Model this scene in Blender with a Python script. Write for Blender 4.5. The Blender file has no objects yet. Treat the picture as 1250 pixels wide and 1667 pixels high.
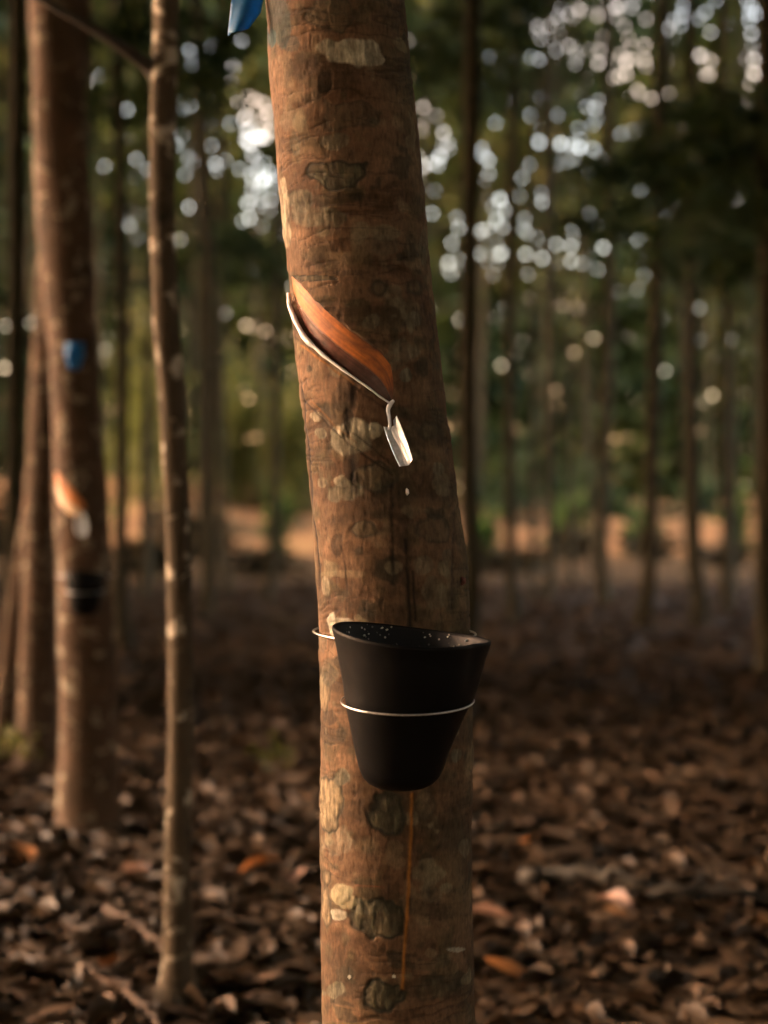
import bpy, math, random
import numpy as np
from mathutils import Vector, Matrix
R = math.radians
scene = bpy.context.scene
col = scene.collection
random.seed(7)
rng = np.random.default_rng(11)

# ------------------------------------------------------------------ camera, sky, sun, exposure
F = 58.0 / 32.0 * 1667.0          # focal length in photograph pixels
CAMZ, HORIZ, MIDX = 1.02, 850.0, 625.0
cd = bpy.data.cameras.new('camera')
cd.sensor_fit = 'VERTICAL'; cd.sensor_height = 32.0; cd.sensor_width = 24.0
cd.lens = 58.0; cd.clip_end = 2000.0; cd.clip_start = 0.05
cd.dof.use_dof = True; cd.dof.focus_distance = 2.19; cd.dof.aperture_fstop = 2.7
cam = bpy.data.objects.new('camera', cd); col.objects.link(cam)
cam.location = (0, 0, CAMZ)
cam.rotation_euler = (R(90) + math.atan((HORIZ - 833.5) / F), 0, 0)
scene.camera = cam

SUN_DIR = Vector((-0.95, 0.14, 0.36)).normalized()     # towards the sun: low, from the left
sun_el = math.asin(SUN_DIR.z)
world = bpy.data.worlds.new('World'); scene.world = world; world.use_nodes = True
wt = world.node_tree; wt.nodes.clear()
wo = wt.nodes.new('ShaderNodeOutputWorld'); bg = wt.nodes.new('ShaderNodeBackground')
sky = wt.nodes.new('ShaderNodeTexSky'); sky.sky_type = 'NISHITA'; sky.sun_disc = False
sky.sun_elevation = sun_el; sky.sun_rotation = math.atan2(SUN_DIR.x, SUN_DIR.y)
sky.air_density = 1.0; sky.dust_density = 3.0; sky.ozone_density = 1.0
tc = wt.nodes.new('ShaderNodeTexCoord')
cn = wt.nodes.new('ShaderNodeTexNoise'); cn.inputs['Scale'].default_value = 9; cn.inputs['Detail'].default_value = 3
cr = wt.nodes.new('ShaderNodeValToRGB')
cr.color_ramp.elements[0].position = 0.46; cr.color_ramp.elements[0].color = (1.40, 0.80, 0.50, 1)
cr.color_ramp.elements[1].position = 0.58; cr.color_ramp.elements[1].color = (1.18, 0.92, 0.74, 1)
mx = wt.nodes.new('ShaderNodeMix'); mx.data_type = 'RGBA'; mx.blend_type = 'MULTIPLY'; mx.inputs[0].default_value = 1
wt.links.new(tc.outputs['Generated'], cn.inputs['Vector']); wt.links.new(cn.outputs['Fac'], cr.inputs['Fac'])
wt.links.new(sky.outputs[0], mx.inputs[6]); wt.links.new(cr.outputs['Color'], mx.inputs[7])
wt.links.new(mx.outputs[2], bg.inputs['Color']); wt.links.new(bg.outputs[0], wo.inputs['Surface'])
bg.inputs['Strength'].default_value = 0.15

sl = bpy.data.lights.new('sun', 'SUN'); sl.energy = 1.0; sl.angle = R(48); sl.color = (0.97, 0.98, 0.88)
so = bpy.data.objects.new('sun', sl); col.objects.link(so); so.location = (-8, -3, 6)
so.rotation_euler = SUN_DIR.to_track_quat('Z', 'Y').to_euler()

vs = scene.view_settings
scene.display_settings.display_device = 'sRGB'
vs.view_transform = 'Standard'; vs.look = 'None'; vs.exposure = 4.05; vs.gamma = 1.0; vs.use_curve_mapping = False
scene.cycles.use_denoising = True; scene.cycles.denoising_prefilter = 'ACCURATE'; scene.cycles.denoising_input_passes = 'RGB_ALBEDO_NORMAL'
scene.cycles.max_bounces = 5; scene.cycles.diffuse_bounces = 3; scene.cycles.glossy_bounces = 3
scene.cycles.transmission_bounces = 3; scene.cycles.sample_clamp_indirect = 4.0

# ------------------------------------------------------------------ helpers
def P(px, py, Y):
    """world point seen at photograph pixel (px, py) at distance Y"""
    return Vector(((px - MIDX) / F * Y, Y, CAMZ + (HORIZ - py) / F * Y))

def hash3(ix, iy, iz, seed):
    n = (ix.astype(np.int64) * 73856093) ^ (iy.astype(np.int64) * 19349663) ^ (iz.astype(np.int64) * 83492791) ^ (seed * 2654435761)
    n = n & 0xffffffff
    n = ((n ^ (n >> 16)) * 0x45d9f3b) & 0xffffffff
    n = ((n ^ (n >> 16)) * 0x45d9f3b) & 0xffffffff
    n = n ^ (n >> 16)
    return (n & 0xffff) / 65535.0

def noise3(x, y, z, seed=0):
    x, y, z = np.broadcast_arrays(np.asarray(x, float), np.asarray(y, float), np.asarray(z, float))
    ix, iy, iz = np.floor(x), np.floor(y), np.floor(z)
    fx, fy, fz = x - ix, y - iy, z - iz
    fx = fx * fx * (3 - 2 * fx); fy = fy * fy * (3 - 2 * fy); fz = fz * fz * (3 - 2 * fz)
    def h(a, b, c): return hash3(ix + a, iy + b, iz + c, seed)
    c00 = h(0, 0, 0) * (1 - fx) + h(1, 0, 0) * fx; c10 = h(0, 1, 0) * (1 - fx) + h(1, 1, 0) * fx
    c01 = h(0, 0, 1) * (1 - fx) + h(1, 0, 1) * fx; c11 = h(0, 1, 1) * (1 - fx) + h(1, 1, 1) * fx
    return (c00 * (1 - fy) + c10 * fy) * (1 - fz) + (c01 * (1 - fy) + c11 * fy) * fz

def fbm(x, y, z, oct=4, seed=0):
    s, a, t = 0.0, 0.5, 0.0
    for k in range(oct):
        s = s + a * noise3(np.asarray(x) * 2 ** k, np.asarray(y) * 2 ** k, np.asarray(z) * 2 ** k, seed + k * 17)
        t += a; a *= 0.5
    return s / t

def sstep(a, b, x):
    t = np.clip((x - a) / (b - a), 0, 1); return t * t * (3 - 2 * t)

def mesh_np(name, V, Q, smooth=True, attrs=None, colors=None):
    """a mesh from a vertex array and a quad array"""
    m = bpy.data.meshes.new(name)
    V = np.asarray(V, np.float32); Q = np.asarray(Q, np.int32)
    m.vertices.add(len(V)); m.vertices.foreach_set('co', V.ravel())
    k = Q.shape[1]
    m.loops.add(Q.size); m.loops.foreach_set('vertex_index', Q.ravel())
    m.polygons.add(len(Q)); m.polygons.foreach_set('loop_start', np.arange(0, Q.size, k, dtype=np.int32))
    m.polygons.foreach_set('loop_total', np.full(len(Q), k, np.int32))
    if smooth: m.polygons.foreach_set('use_smooth', np.ones(len(Q), bool))
    m.update(calc_edges=True)
    for n, a in (attrs or {}).items():
        at = m.attributes.new(n, 'FLOAT', 'POINT'); at.data.foreach_set('value', np.asarray(a, np.float32).ravel())
    for n, a in (colors or {}).items():
        at = m.attributes.new(n, 'FLOAT_COLOR', 'POINT')
        c = np.ones((len(V), 4), np.float32); c[:, :3] = a
        at.data.foreach_set('color', c.ravel())
    return m

class MB:
    """collects tubes, sheets and lathes into one mesh"""
    def __init__(s): s.V = []; s.Q = []; s.n = 0
    def grid(s, G, close_u=False, close_v=False):
        nv, nu = G.shape[:2]
        idx = np.arange(nv * nu).reshape(nv, nu) + s.n
        a = idx; 
        if close_u: a = np.concatenate([a, a[:, :1]], 1)
        if close_v: a = np.concatenate([a, a[:1]], 0)
        q = np.stack([a[:-1, :-1], a[:-1, 1:], a[1:, 1:], a[1:, :-1]], -1).reshape(-1, 4)
        s.V.append(G.reshape(-1, 3)); s.Q.append(q); s.n += nv * nu
    def tube(s, pts, rad, n=10, cap=True, rough=0.0, seed=0, closed=False):
        pts = np.asarray([tuple(p) for p in pts], float); m = len(pts)
        rad = np.broadcast_to(np.asarray(rad, float), (m,))
        if closed: T = np.roll(pts, -1, 0) - np.roll(pts, 1, 0)
        else: T = np.gradient(pts, axis=0)
        T /= np.linalg.norm(T, axis=1)[:, None] + 1e-12
        ref = np.array([0, 0, 1.0]) if abs(T[:, 2]).mean() < 0.75 else np.array([0, 1.0, 0])
        U = np.cross(T, ref); U /= np.linalg.norm(U, axis=1)[:, None] + 1e-12
        W = np.cross(U, T)
        th = np.linspace(0, 2 * np.pi, n, endpoint=False)
        rr = rad[:, None] * np.ones((1, n))
        if rough:
            c, sn = np.cos(th)[None], np.sin(th)[None]
            arc = np.concatenate([[0], np.cumsum(np.linalg.norm(np.diff(pts, axis=0), axis=1))])[:, None]
            rr = rr * (1 + rough * (fbm(c * 1.3 + 5, sn * 1.3 + 5, arc * 6, 3, seed) - 0.5) * 2)
        G = pts[:, None] + rr[..., None] * (np.cos(th)[None, :, None] * U[:, None] + np.sin(th)[None, :, None] * W[:, None])
        if cap and not closed:
            a = np.repeat(pts[:1], n, 0)[None]; b = np.repeat(pts[-1:], n, 0)[None]
            G = np.concatenate([a, G, b], 0)
        s.grid(G, close_u=True, close_v=closed)
    def mesh(s, name, smooth=True, **k): return mesh_np(name, np.concatenate(s.V), np.concatenate(s.Q), smooth, **k)
    def build(s, name, mat, parent=None, **k):
        return obj(name, s.mesh(name, **k), mat, parent)

def obj(name, me, mat=None, parent=None):
    o = bpy.data.objects.new(name, me); col.objects.link(o)
    if mat is not None: me.materials.clear(); me.materials.append(mat)
    if parent is not None: o.parent = parent
    return o

def tag(o, label=None, cat=None, group=None, kind=None):
    if label: o['label'] = label
    if cat: o['category'] = cat
    if group: o['group'] = group
    if kind: o['kind'] = kind
    return o

def thing(name, label, cat, loc=(0, 0, 0), group=None):
    o = bpy.data.objects.new(name, None); o.empty_display_size = 0.1; col.objects.link(o); o.location = loc
    return tag(o, label, cat, group)

def local(me_obj, root):
    """keep a child built in world coordinates in its place under its root"""
    me_obj.data.transform(Matrix.Translation(-Vector(root.location)))
    return me_obj

def catmull(pts, n):
    pts = np.asarray([tuple(p) for p in pts], float)
    t = np.linspace(0, len(pts) - 1, n); out = []
    for u in t:
        i = min(int(u), len(pts) - 2); f = u - i
        p0, p1, p2, p3 = pts[max(i - 1, 0)], pts[i], pts[i + 1], pts[min(i + 2, len(pts) - 1)]
        out.append(0.5 * ((2 * p1) + (-p0 + p2) * f + (2 * p0 - 5 * p1 + 4 * p2 - p3) * f * f + (-p0 + 3 * p1 - 3 * p2 + p3) * f ** 3))
    return np.array(out)

# ------------------------------------------------------------------ materials
class NT:
    def __init__(s, name):
        s.m = bpy.data.materials.new(name); s.m.use_nodes = True
        s.t = s.m.node_tree; s.b = s.t.nodes['Principled BSDF']; s.out = s.t.nodes['Material Output']
    def n(s, kind, **k):
        x = s.t.nodes.new('ShaderNode' + kind)
        for a, v in k.items():
            if a in x.inputs: x.inputs[a].default_value = v
            else: setattr(x, a, v)
        return x
    def l(s, a, b): s.t.links.new(a, b)
    def noise(s, scale, detail=4, stretch=None, coord='Object', rough=0.6, dist=0.0):
        c = s.n('TexCoord'); src = c.outputs[coord]
        if stretch:
            mp = s.n('Mapping'); mp.inputs['Scale'].default_value = stretch; s.l(src, mp.inputs['Vector']); src = mp.outputs[0]
        x = s.n('TexNoise', Scale=scale, Detail=detail, Roughness=rough, Distortion=dist); s.l(src, x.inputs['Vector'])
        return x.outputs['Fac']
    def ramp(s, f, stops):
        r = s.n('ValToRGB'); e = r.color_ramp.elements
        while len(e) < len(stops): e.new(0.5)
        for i, (p, c) in enumerate(stops):
            e[i].position = p; e[i].color = (*c, 1)
        s.l(f, r.inputs['Fac']); return r.outputs['Color']
    def mix(s, f, a, b, mode='MIX'):
        x = s.n('Mix', data_type='RGBA', blend_type=mode)
        for v, i in ((f, 0), (a, 6), (b, 7)):
            if hasattr(v, 'is_linked') or hasattr(v, 'links'): s.l(v, x.inputs[i])
            else: x.inputs[i].default_value = v if i == 0 else (*v, 1)
        return x.outputs[2]
    def attr(s, name, out='Fac'):
        x = s.n('Attribute', attribute_name=name); return x.outputs[out]
    def bump(s, h, strength=0.4, dist=0.002, prev=None):
        x = s.n('Bump', Strength=strength, Distance=dist); s.l(h, x.inputs['Height'])
        if prev is not None: s.l(prev, x.inputs['Normal'])
        return x.outputs[0]
    def done(s, color=None, rough=None, normal=None, metal=0.0, spec=None):
        if color is not None:
            if isinstance(color, tuple): s.b.inputs['Base Color'].default_value = (*color, 1)
            else: s.l(color, s.b.inputs['Base Color'])
        if rough is not None:
            if isinstance(rough, (int, float)): s.b.inputs['Roughness'].default_value = rough
            else: s.l(rough, s.b.inputs['Roughness'])
        if normal is not None: s.l(normal, s.b.inputs['Normal'])
        s.b.inputs['Metallic'].default_value = metal
        if spec is not None: s.b.inputs['Specular IOR Level'].default_value = spec
        return s.m

def mat_main_bark():
    t = NT('reddish_bark')
    c = t.attr('bark_color', 'Color')
    grain = t.noise(230, 5, (1, 1, 0.42))
    mott = t.noise(38, 5, (1, 1, 1.3))
    c = t.mix(1.0, c, t.ramp(grain, [(0.34, (0.78, 0.77, 0.75)), (0.5, (1.0, 1.0, 1.0)), (0.66, (1.22, 1.21, 1.2))]), 'MULTIPLY')
    c = t.mix(1.0, c, t.ramp(mott, [(0.32, (0.70, 0.69, 0.65)), (0.64, (1.22, 1.2, 1.18))]), 'MULTIPLY')
    n = t.bump(grain, 0.6, 0.0012); n = t.bump(mott, 0.5, 0.003, n)
    return t.done(c, 0.82, n, spec=0.25)

def mat_bark(name, a, b, pale):
    t = NT(name)
    base = t.ramp(t.noise(9, 5, (1, 1, 0.8)), [(0.30, a), (0.70, b)])
    blot = t.ramp(t.noise(16, 3, (1, 1, 1.2), dist=0.4), [(0.57, (0, 0, 0)), (0.65, (1, 1, 1))])
    c = t.mix(blot, base, pale)
    dk = t.ramp(t.noise(12, 4, (1, 1, 1.6), dist=0.3), [(0.30, (0.35, 0.36, 0.33)), (0.40, (1, 1, 1))])
    c = t.mix(1.0, c, dk, 'MULTIPLY')
    return t.done(c, 0.85, t.bump(t.noise(70, 5, (1, 1, 0.4)), 0.5, 0.006), spec=0.2)

def mat_leaf(name, stops, trans=0.35, tcol=(0.10, 0.13, 0.02)):
    t = NT(name)
    c = t.ramp(t.attr('tint'), stops)
    t.done(c, 0.6, spec=0.25)
    tr = t.n('BsdfTranslucent'); t.l(t.mix(0.5, c, tcol), tr.inputs['Color'])
    mx = t.n('MixShader'); mx.inputs[0].default_value = trans
    t.l(t.b.outputs[0], mx.inputs[1]); t.l(tr.outputs[0], mx.inputs[2]); t.l(mx.outputs[0], t.out.inputs['Surface'])
    return t.m

M = {}
M['main_bark'] = mat_main_bark()
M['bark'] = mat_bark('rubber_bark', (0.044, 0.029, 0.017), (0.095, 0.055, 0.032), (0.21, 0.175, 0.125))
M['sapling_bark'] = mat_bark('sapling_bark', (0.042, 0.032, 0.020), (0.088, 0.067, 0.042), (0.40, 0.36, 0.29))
M['far_bark'] = mat_bark('far_bark', (0.026, 0.023, 0.012), (0.044, 0.037, 0.020), (0.075, 0.062, 0.036))  # shade and haze of the far rows put into the bark colour
M['leaf'] = mat_leaf('green_leaves', [(0.0, (0.018, 0.042, 0.016)), (0.6, (0.040, 0.064, 0.018)), (1.0, (0.085, 0.100, 0.025))], .5, (0.06, 0.17, 0.03))
M['teal_leaf'] = mat_leaf('blue_green_leaves', [(0.0, (0.012, 0.034, 0.026)), (0.6, (0.022, 0.050, 0.030)), (1.0, (0.055, 0.080, 0.030))])
M['undergrowth'] = mat_leaf('brown_green_leaves', [(0.0, (0.030, 0.024, 0.012)), (1.0, (0.070, 0.052, 0.024))], .2, (0.06, 0.05, 0.02))
M['far_leaf'] = mat_leaf('far_wood_leaves', [(0.0, (0.026, 0.056, 0.030)), (0.45, (0.044, 0.072, 0.024)), (0.8, (0.088, 0.108, 0.030)), (1.0, (0.16, 0.150, 0.042))])
M['shrub'] = mat_leaf('yellow_green_leaves', [(0.0, (0.05, 0.07, 0.02)), (1.0, (0.15, 0.145, 0.038))])

def mat_litter():
    t = NT('dry_leaves')
    c = t.ramp(t.attr('tint'), [(0.0, (0.055, 0.033, 0.020)), (0.35, (0.090, 0.053, 0.031)), (0.62, (0.120, 0.070, 0.043)),
                                (0.84, (0.165, 0.095, 0.065)), (0.93, (0.26, 0.12, 0.05)), (1.0, (0.34, 0.17, 0.09))])
    c = t.mix(1.0, c, t.ramp(t.noise(60, 3), [(0.3, (0.58, 0.63, 0.57)), (0.7, (0.77, 0.83, 0.75))]), 'MULTIPLY')
    return t.done(c, 0.6, spec=0.35)
M['litter'] = mat_litter()

def mat_ground():
    t = NT('forest_floor')
    a = t.ramp(t.noise(1.1, 6), [(0.3, (0.070, 0.044, 0.021)), (0.7, (0.112, 0.071, 0.035))])
    b = t.ramp(t.noise(14, 5), [(0.35, (0.55, 0.5, 0.46)), (0.66, (1.6, 1.5, 1.42))])
    c = t.mix(1.0, a, b, 'MULTIPLY')
    g = t.ramp(t.noise(0.35, 4), [(0.56, (0, 0, 0)), (0.70, (0.55, 0.55, 0.55))])
    c = t.mix(g, c, (0.045, 0.050, 0.018))
    return t.done(c, 0.95, t.bump(t.noise(22, 6), 0.8, 0.03), spec=0.1)
M['ground'] = mat_ground()

def mat_bank():
    t = NT('dry_grass_bank')
    a = t.ramp(t.noise(0.55, 3, (1, 1, .6)), [(0.36, (0.026, 0.024, 0.012)), (0.46, (0.12, 0.066, 0.032)), (0.56, (0.21, 0.115, 0.056)), (0.66, (0.16, 0.120, 0.048))])
    return t.done(a, 0.95, t.bump(t.noise(6, 6), 0.7, 0.1), spec=0.1)
M['bank'] = mat_bank()

def mat_panel():
    t = NT('tapped_wood')
    c = t.attr('panel_color', 'Color')
    st = t.noise(90, 4, None)
    c = t.mix(1.0, c, t.ramp(st, [(0.3, (0.68, 0.62, 0.55)), (0.7, (1.25, 1.2, 1.15))]), 'MULTIPLY')
    return t.done(c, t.attr('panel_rough'), t.bump(st, 0.25, 0.0015), spec=0.5)
M['panel'] = mat_panel()

def simple(name, c, r, metal=0.0, spec=0.5, vary=0.15, scale=40, bump=0.0):
    t = NT(name)
    f = t.noise(scale, 4)
    lo = tuple(x * (1 - vary) for x in c); hi = tuple(min(1, x * (1 + vary)) for x in c)
    return t.done(t.ramp(f, [(0.3, lo), (0.7, hi)]), r, t.bump(f, bump, 0.002) if bump else None, metal, spec)
M['latex'] = simple('white_latex', (0.86, 0.86, 0.87), 0.25, vary=0.05, spec=0.5)
M['tin'] = simple('galvanised_tin', (0.60, 0.65, 0.72), 0.42, metal=0.35, vary=0.25, scale=120)
M['wire'] = simple('steel_wire', (0.55, 0.55, 0.55), 0.32, metal=0.9, vary=0.2, scale=200)
M['ribbon'] = simple('blue_plastic', (0.012, 0.19, 0.46), 0.5, vary=0.25, scale=60, bump=0.2)
_t = M['ribbon'].node_tree; _tr = _t.nodes.new('ShaderNodeBsdfTranslucent'); _tr.inputs['Color'].default_value = (0.01, 0.22, 0.55, 1); _m = _t.nodes.new('ShaderNodeMixShader'); _m.inputs[0].default_value = .45
_t.links.new(_t.nodes['Principled BSDF'].outputs[0], _m.inputs[1]); _t.links.new(_tr.outputs[0], _m.inputs[2]); _t.links.new(_m.outputs[0], _t.nodes['Material Output'].inputs['Surface'])
M['twig'] = simple('dead_twig', (0.075, 0.048, 0.032), 0.9, vary=0.4, scale=50, bump=0.5)
M['dark_twig'] = simple('rotten_and_backlit_wood', (0.035, 0.03, 0.022), 0.9, vary=0.4, scale=30, bump=0.5)
M['chip'] = simple('dried_latex', (0.60, 0.58, 0.50), 0.6, vary=0.2, scale=300)

def mat_cup():
    t = NT('black_rubber_cup')
    f = t.noise(30, 5); g = t.noise(420, 2)
    c = t.ramp(f, [(0.3, (0.0020, 0.0024, 0.0030)), (0.75, (0.0038, 0.0042, 0.0046))])
    return t.done(c, t.ramp(f, [(0.3, (0.42,) * 3), (0.7, (0.62,) * 3)]), t.bump(g, 0.12, 0.0008), spec=0.10)
M['cup'] = mat_cup()
def mat_cup_inside():
    t = NT('stained_cup_inside')
    v = t.n('TexVoronoi', feature='F1', Scale=150.0); tcx = t.n('TexCoord'); t.l(tcx.outputs['Object'], v.inputs['Vector'])
    sp = t.ramp(v.outputs['Distance'], [(0.13, (1, 1, 1)), (0.24, (0, 0, 0))])
    keep = t.ramp(t.noise(28, 3), [(0.46, (0, 0, 0)), (0.56, (1, 1, 1))])
    f = t.mix(1.0, sp, keep, 'MULTIPLY')
    c = t.mix(f, (0.005, 0.005, 0.006), (0.42, 0.38, 0.34))
    return t.done(c, 0.5, spec=0.16)
M['cup_inside'] = mat_cup_inside()

# ------------------------------------------------------------------ ground, bank
def ground_z(x, y):
    near = np.exp(-np.maximum(np.asarray(y, float) - 4, 0) / 25.0)
    return (fbm(np.asarray(x) * 0.5 + 50, np.asarray(y) * 0.5 + 50, 0.5, 3, 3) - 0.5) * 0.10 * near

def graded(a, b, fine0, fine1, fs, cs):
    """coordinates that are fine between fine0 and fine1 and coarse outside"""
    return np.unique(np.concatenate([np.arange(a, fine0, cs), np.arange(fine0, fine1, fs), np.arange(fine1, b + cs, cs)]))
gx = graded(-400, 400, -6, 6, 0.2, 12); gy = graded(-200, 600, 1, 26, 0.2, 12)
GX, GY = np.meshgrid(gx, gy)
G = np.stack([GX, GY, ground_z(GX, GY)], -1)
b = MB(); b.grid(G); tag(b.build('ground', M['ground']), kind='structure')

bx = np.linspace(-70, 70, 141); by = np.linspace(0, 1, 24)
BX, BT = np.meshgrid(bx, by)
top = 1.9 + 0.9 * sstep(-3, -9, BX) + (fbm(BX * 0.25 + 9, 0.3, 0.7, 3, 8) - 0.5) * 1.4
BZ = -0.05 + (top + 0.05) * sstep(0, 1, BT) + (fbm(BX * 1.2 + 40, BT * 9, 0.1, 3, 9) - 0.5) * 0.35
G = np.stack([BX, 56 + BT * 12 + 1.0 * np.sin(BX * 0.13), BZ], -1)
b = MB(); b.grid(G); tag(b.build('earth_bank', M['bank']), kind='structure')

# ------------------------------------------------------------------ leaves
def leaf_cards(C, L, W, droop=0.25, seed=0, up=0.6):
    """one folded diamond per leaf; C centres (n,3), L, W sizes (n,)"""
    r = np.random.default_rng(seed); n = len(C)
    d = r.normal(size=(n, 3)); d[:, 2] = d[:, 2] * 0.6 - droop; d /= np.linalg.norm(d, axis=1)[:, None]
    u = r.normal(size=(n, 3)); u[:, 2] = abs(u[:, 2]) + up
    s = np.cross(d, u); s /= np.linalg.norm(s, axis=1)[:, None] + 1e-9
    nn = np.cross(s, d)
    L = np.asarray(L)[:, None]; W = np.asarray(W)[:, None]
    fold = nn * W * 0.25
    V = np.stack([C - d * L / 2, C + s * W / 2 + fold - d * L * 0.06, C + d * L / 2, C - s * W / 2 + fold - d * L * 0.06], 1).reshape(-1, 3)
    Q = np.arange(4 * n).reshape(n, 4)
    return V, Q

def crown_mesh(name, seed, rx, rz, cz, n, L, nclus=60, spread=0.45):
    r = np.random.default_rng(seed)
    d = r.normal(size=(nclus, 3)); d /= np.linalg.norm(d, axis=1)[:, None]
    rad = r.uniform(0.25, 1.0, nclus)[:, None] ** 0.5
    C = d * rad * np.array([rx, rx, rz])
    k = r.integers(0, nclus, n)
    size = r.uniform(0.6, 1.3, nclus)[k][:, None] * spread
    pos = C[k] + r.normal(size=(n, 3)) * size * np.array([1, 1, 0.6]) + np.array([0, 0, cz])
    LL = L * r.uniform(0.6, 1.3, n)
    V, Q = leaf_cards(pos, LL, LL * 0.42, seed=seed + 1)
    tint = np.clip(r.uniform(0, 1, nclus)[k] * 0.7 + r.uniform(0, 0.4, n), 0, 1)
    return mesh_np(name, V, Q, False, attrs={'tint': np.repeat(tint, 4)})

def limb_mesh(name, seed, r0, h, lean, limbs=7, n=12):
    """trunk and its main limbs as one mesh, base at the origin"""
    r = np.random.default_rng(seed); b = MB()
    zs = np.array([-0.15, 0.0, 0.12, 0.4, 1, 2, 3, 4, 5, 6, 7, 8, 9.5]) * h / 9.5
    xs = np.cumsum(r.normal(0, 0.035, len(zs))) + lean[0] * zs; ys = np.cumsum(r.normal(0, 0.035, len(zs))) + lean[1] * zs
    xs -= xs[1]; ys -= ys[1]
    rad = r0 * np.array([1.5, 1.35, 1.15, 1.03, 1, 0.95, 0.9, 0.86, 0.72, 0.58, 0.44, 0.3, 0.08])
    pts = np.stack([xs, ys, zs], 1); b.tube(catmull(pts, 36), np.interp(np.linspace(0, 12, 36), range(13), rad), n, rough=0.10, seed=seed)
    for k in range(limbs):
        i = r.integers(8, 11); p = pts[i]; a = r.uniform(0, 6.28); l = r.uniform(1.6, 2.8)
        q = [p, p + [math.cos(a) * l * .35, math.sin(a) * l * .35, l * .35], p + [math.cos(a) * l * .75, math.sin(a) * l * .75, l * .6], p + [math.cos(a) * l, math.sin(a) * l, l * .75]]
        b.tube(catmull(q, 8), np.linspace(rad[i] * 0.55, 0.012, 8), 6)
    return b.mesh(name)

# ------------------------------------------------------------------ the main tree
MD = 2.30      # distance of its axis
OUT = np.array([(-400, 375, 600), (-200, 400, 625), (0, 430, 660), (80, 436, 668), (160, 441, 676), (240, 449, 682), (290, 453, 686), (305, 455, 690), (340, 458, 692), (400, 464, 697),
                (450, 469, 702), (500, 472, 708), (560, 480, 716), (620, 487, 722), (690, 493, 730), (700, 494, 734), (760, 500, 740), (840, 507, 749), (900, 512, 758),
                (960, 517, 763), (1020, 519, 766), (1100, 521, 768), (1200, 522, 769), (1300, 521, 769), (1400, 521, 770), (1500, 521, 770),
                (1600, 523, 773), (1667, 525, 775), (1800, 522, 779), (2000, 512, 788), (2150, 495, 806), (2230, 478, 825)], float)
zk = CAMZ + (HORIZ - OUT[:, 0]) / F * MD
order = np.argsort(zk)
zk = zk[order]
xck = (((OUT[:, 1] + OUT[:, 2]) / 2 - MIDX) / F * MD)[order]
rk = ((OUT[:, 2] - OUT[:, 1]) / 2 / F * MD)[order]
def tr_xc(z): return np.interp(z, zk, xck)
def tr_r(z): return np.interp(z, zk, rk)
def surf(px, py, off=0.0):
    """point on the front of the main trunk that is seen at a pixel, lifted by off along the normal"""
    Y = MD - 0.08
    for _ in range(8):
        z = CAMZ + (HORIZ - py) / F * Y; xc, r = float(tr_xc(z)), float(tr_r(z))
        s = max(-0.985, min(0.985, ((px - MIDX) / F * Y - xc) / r)); Y = MD - r * math.sqrt(1 - s * s)
    c = math.sqrt(1 - s * s)
    return Vector((xc + (r + off) * s, MD - (r + off) * c, z))

def seg_dist(px, py, pts):
    d = np.full(px.shape, 1e9)
    for (x0, y0), (x1, y1) in zip(pts[:-1], pts[1:]):
        vx, vy = x1 - x0, y1 - y0; t = np.clip(((px - x0) * vx + (py - y0) * vy) / (vx * vx + vy * vy + 1e-9), 0, 1)
        d = np.minimum(d, np.hypot(px - x0 - t * vx, py - y0 - t * vy))
    return d

PTOP = [(466, 438), (478, 452), (497, 470), (530, 500), (566, 530), (600, 554), (626, 572), (640, 592), (644, 618), (643, 645)]
PBOT = [(466, 478), (475, 506), (485, 530), (498, 552), (515, 569), (540, 590), (570, 612), (600, 633), (622, 650), (638, 660)]

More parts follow.
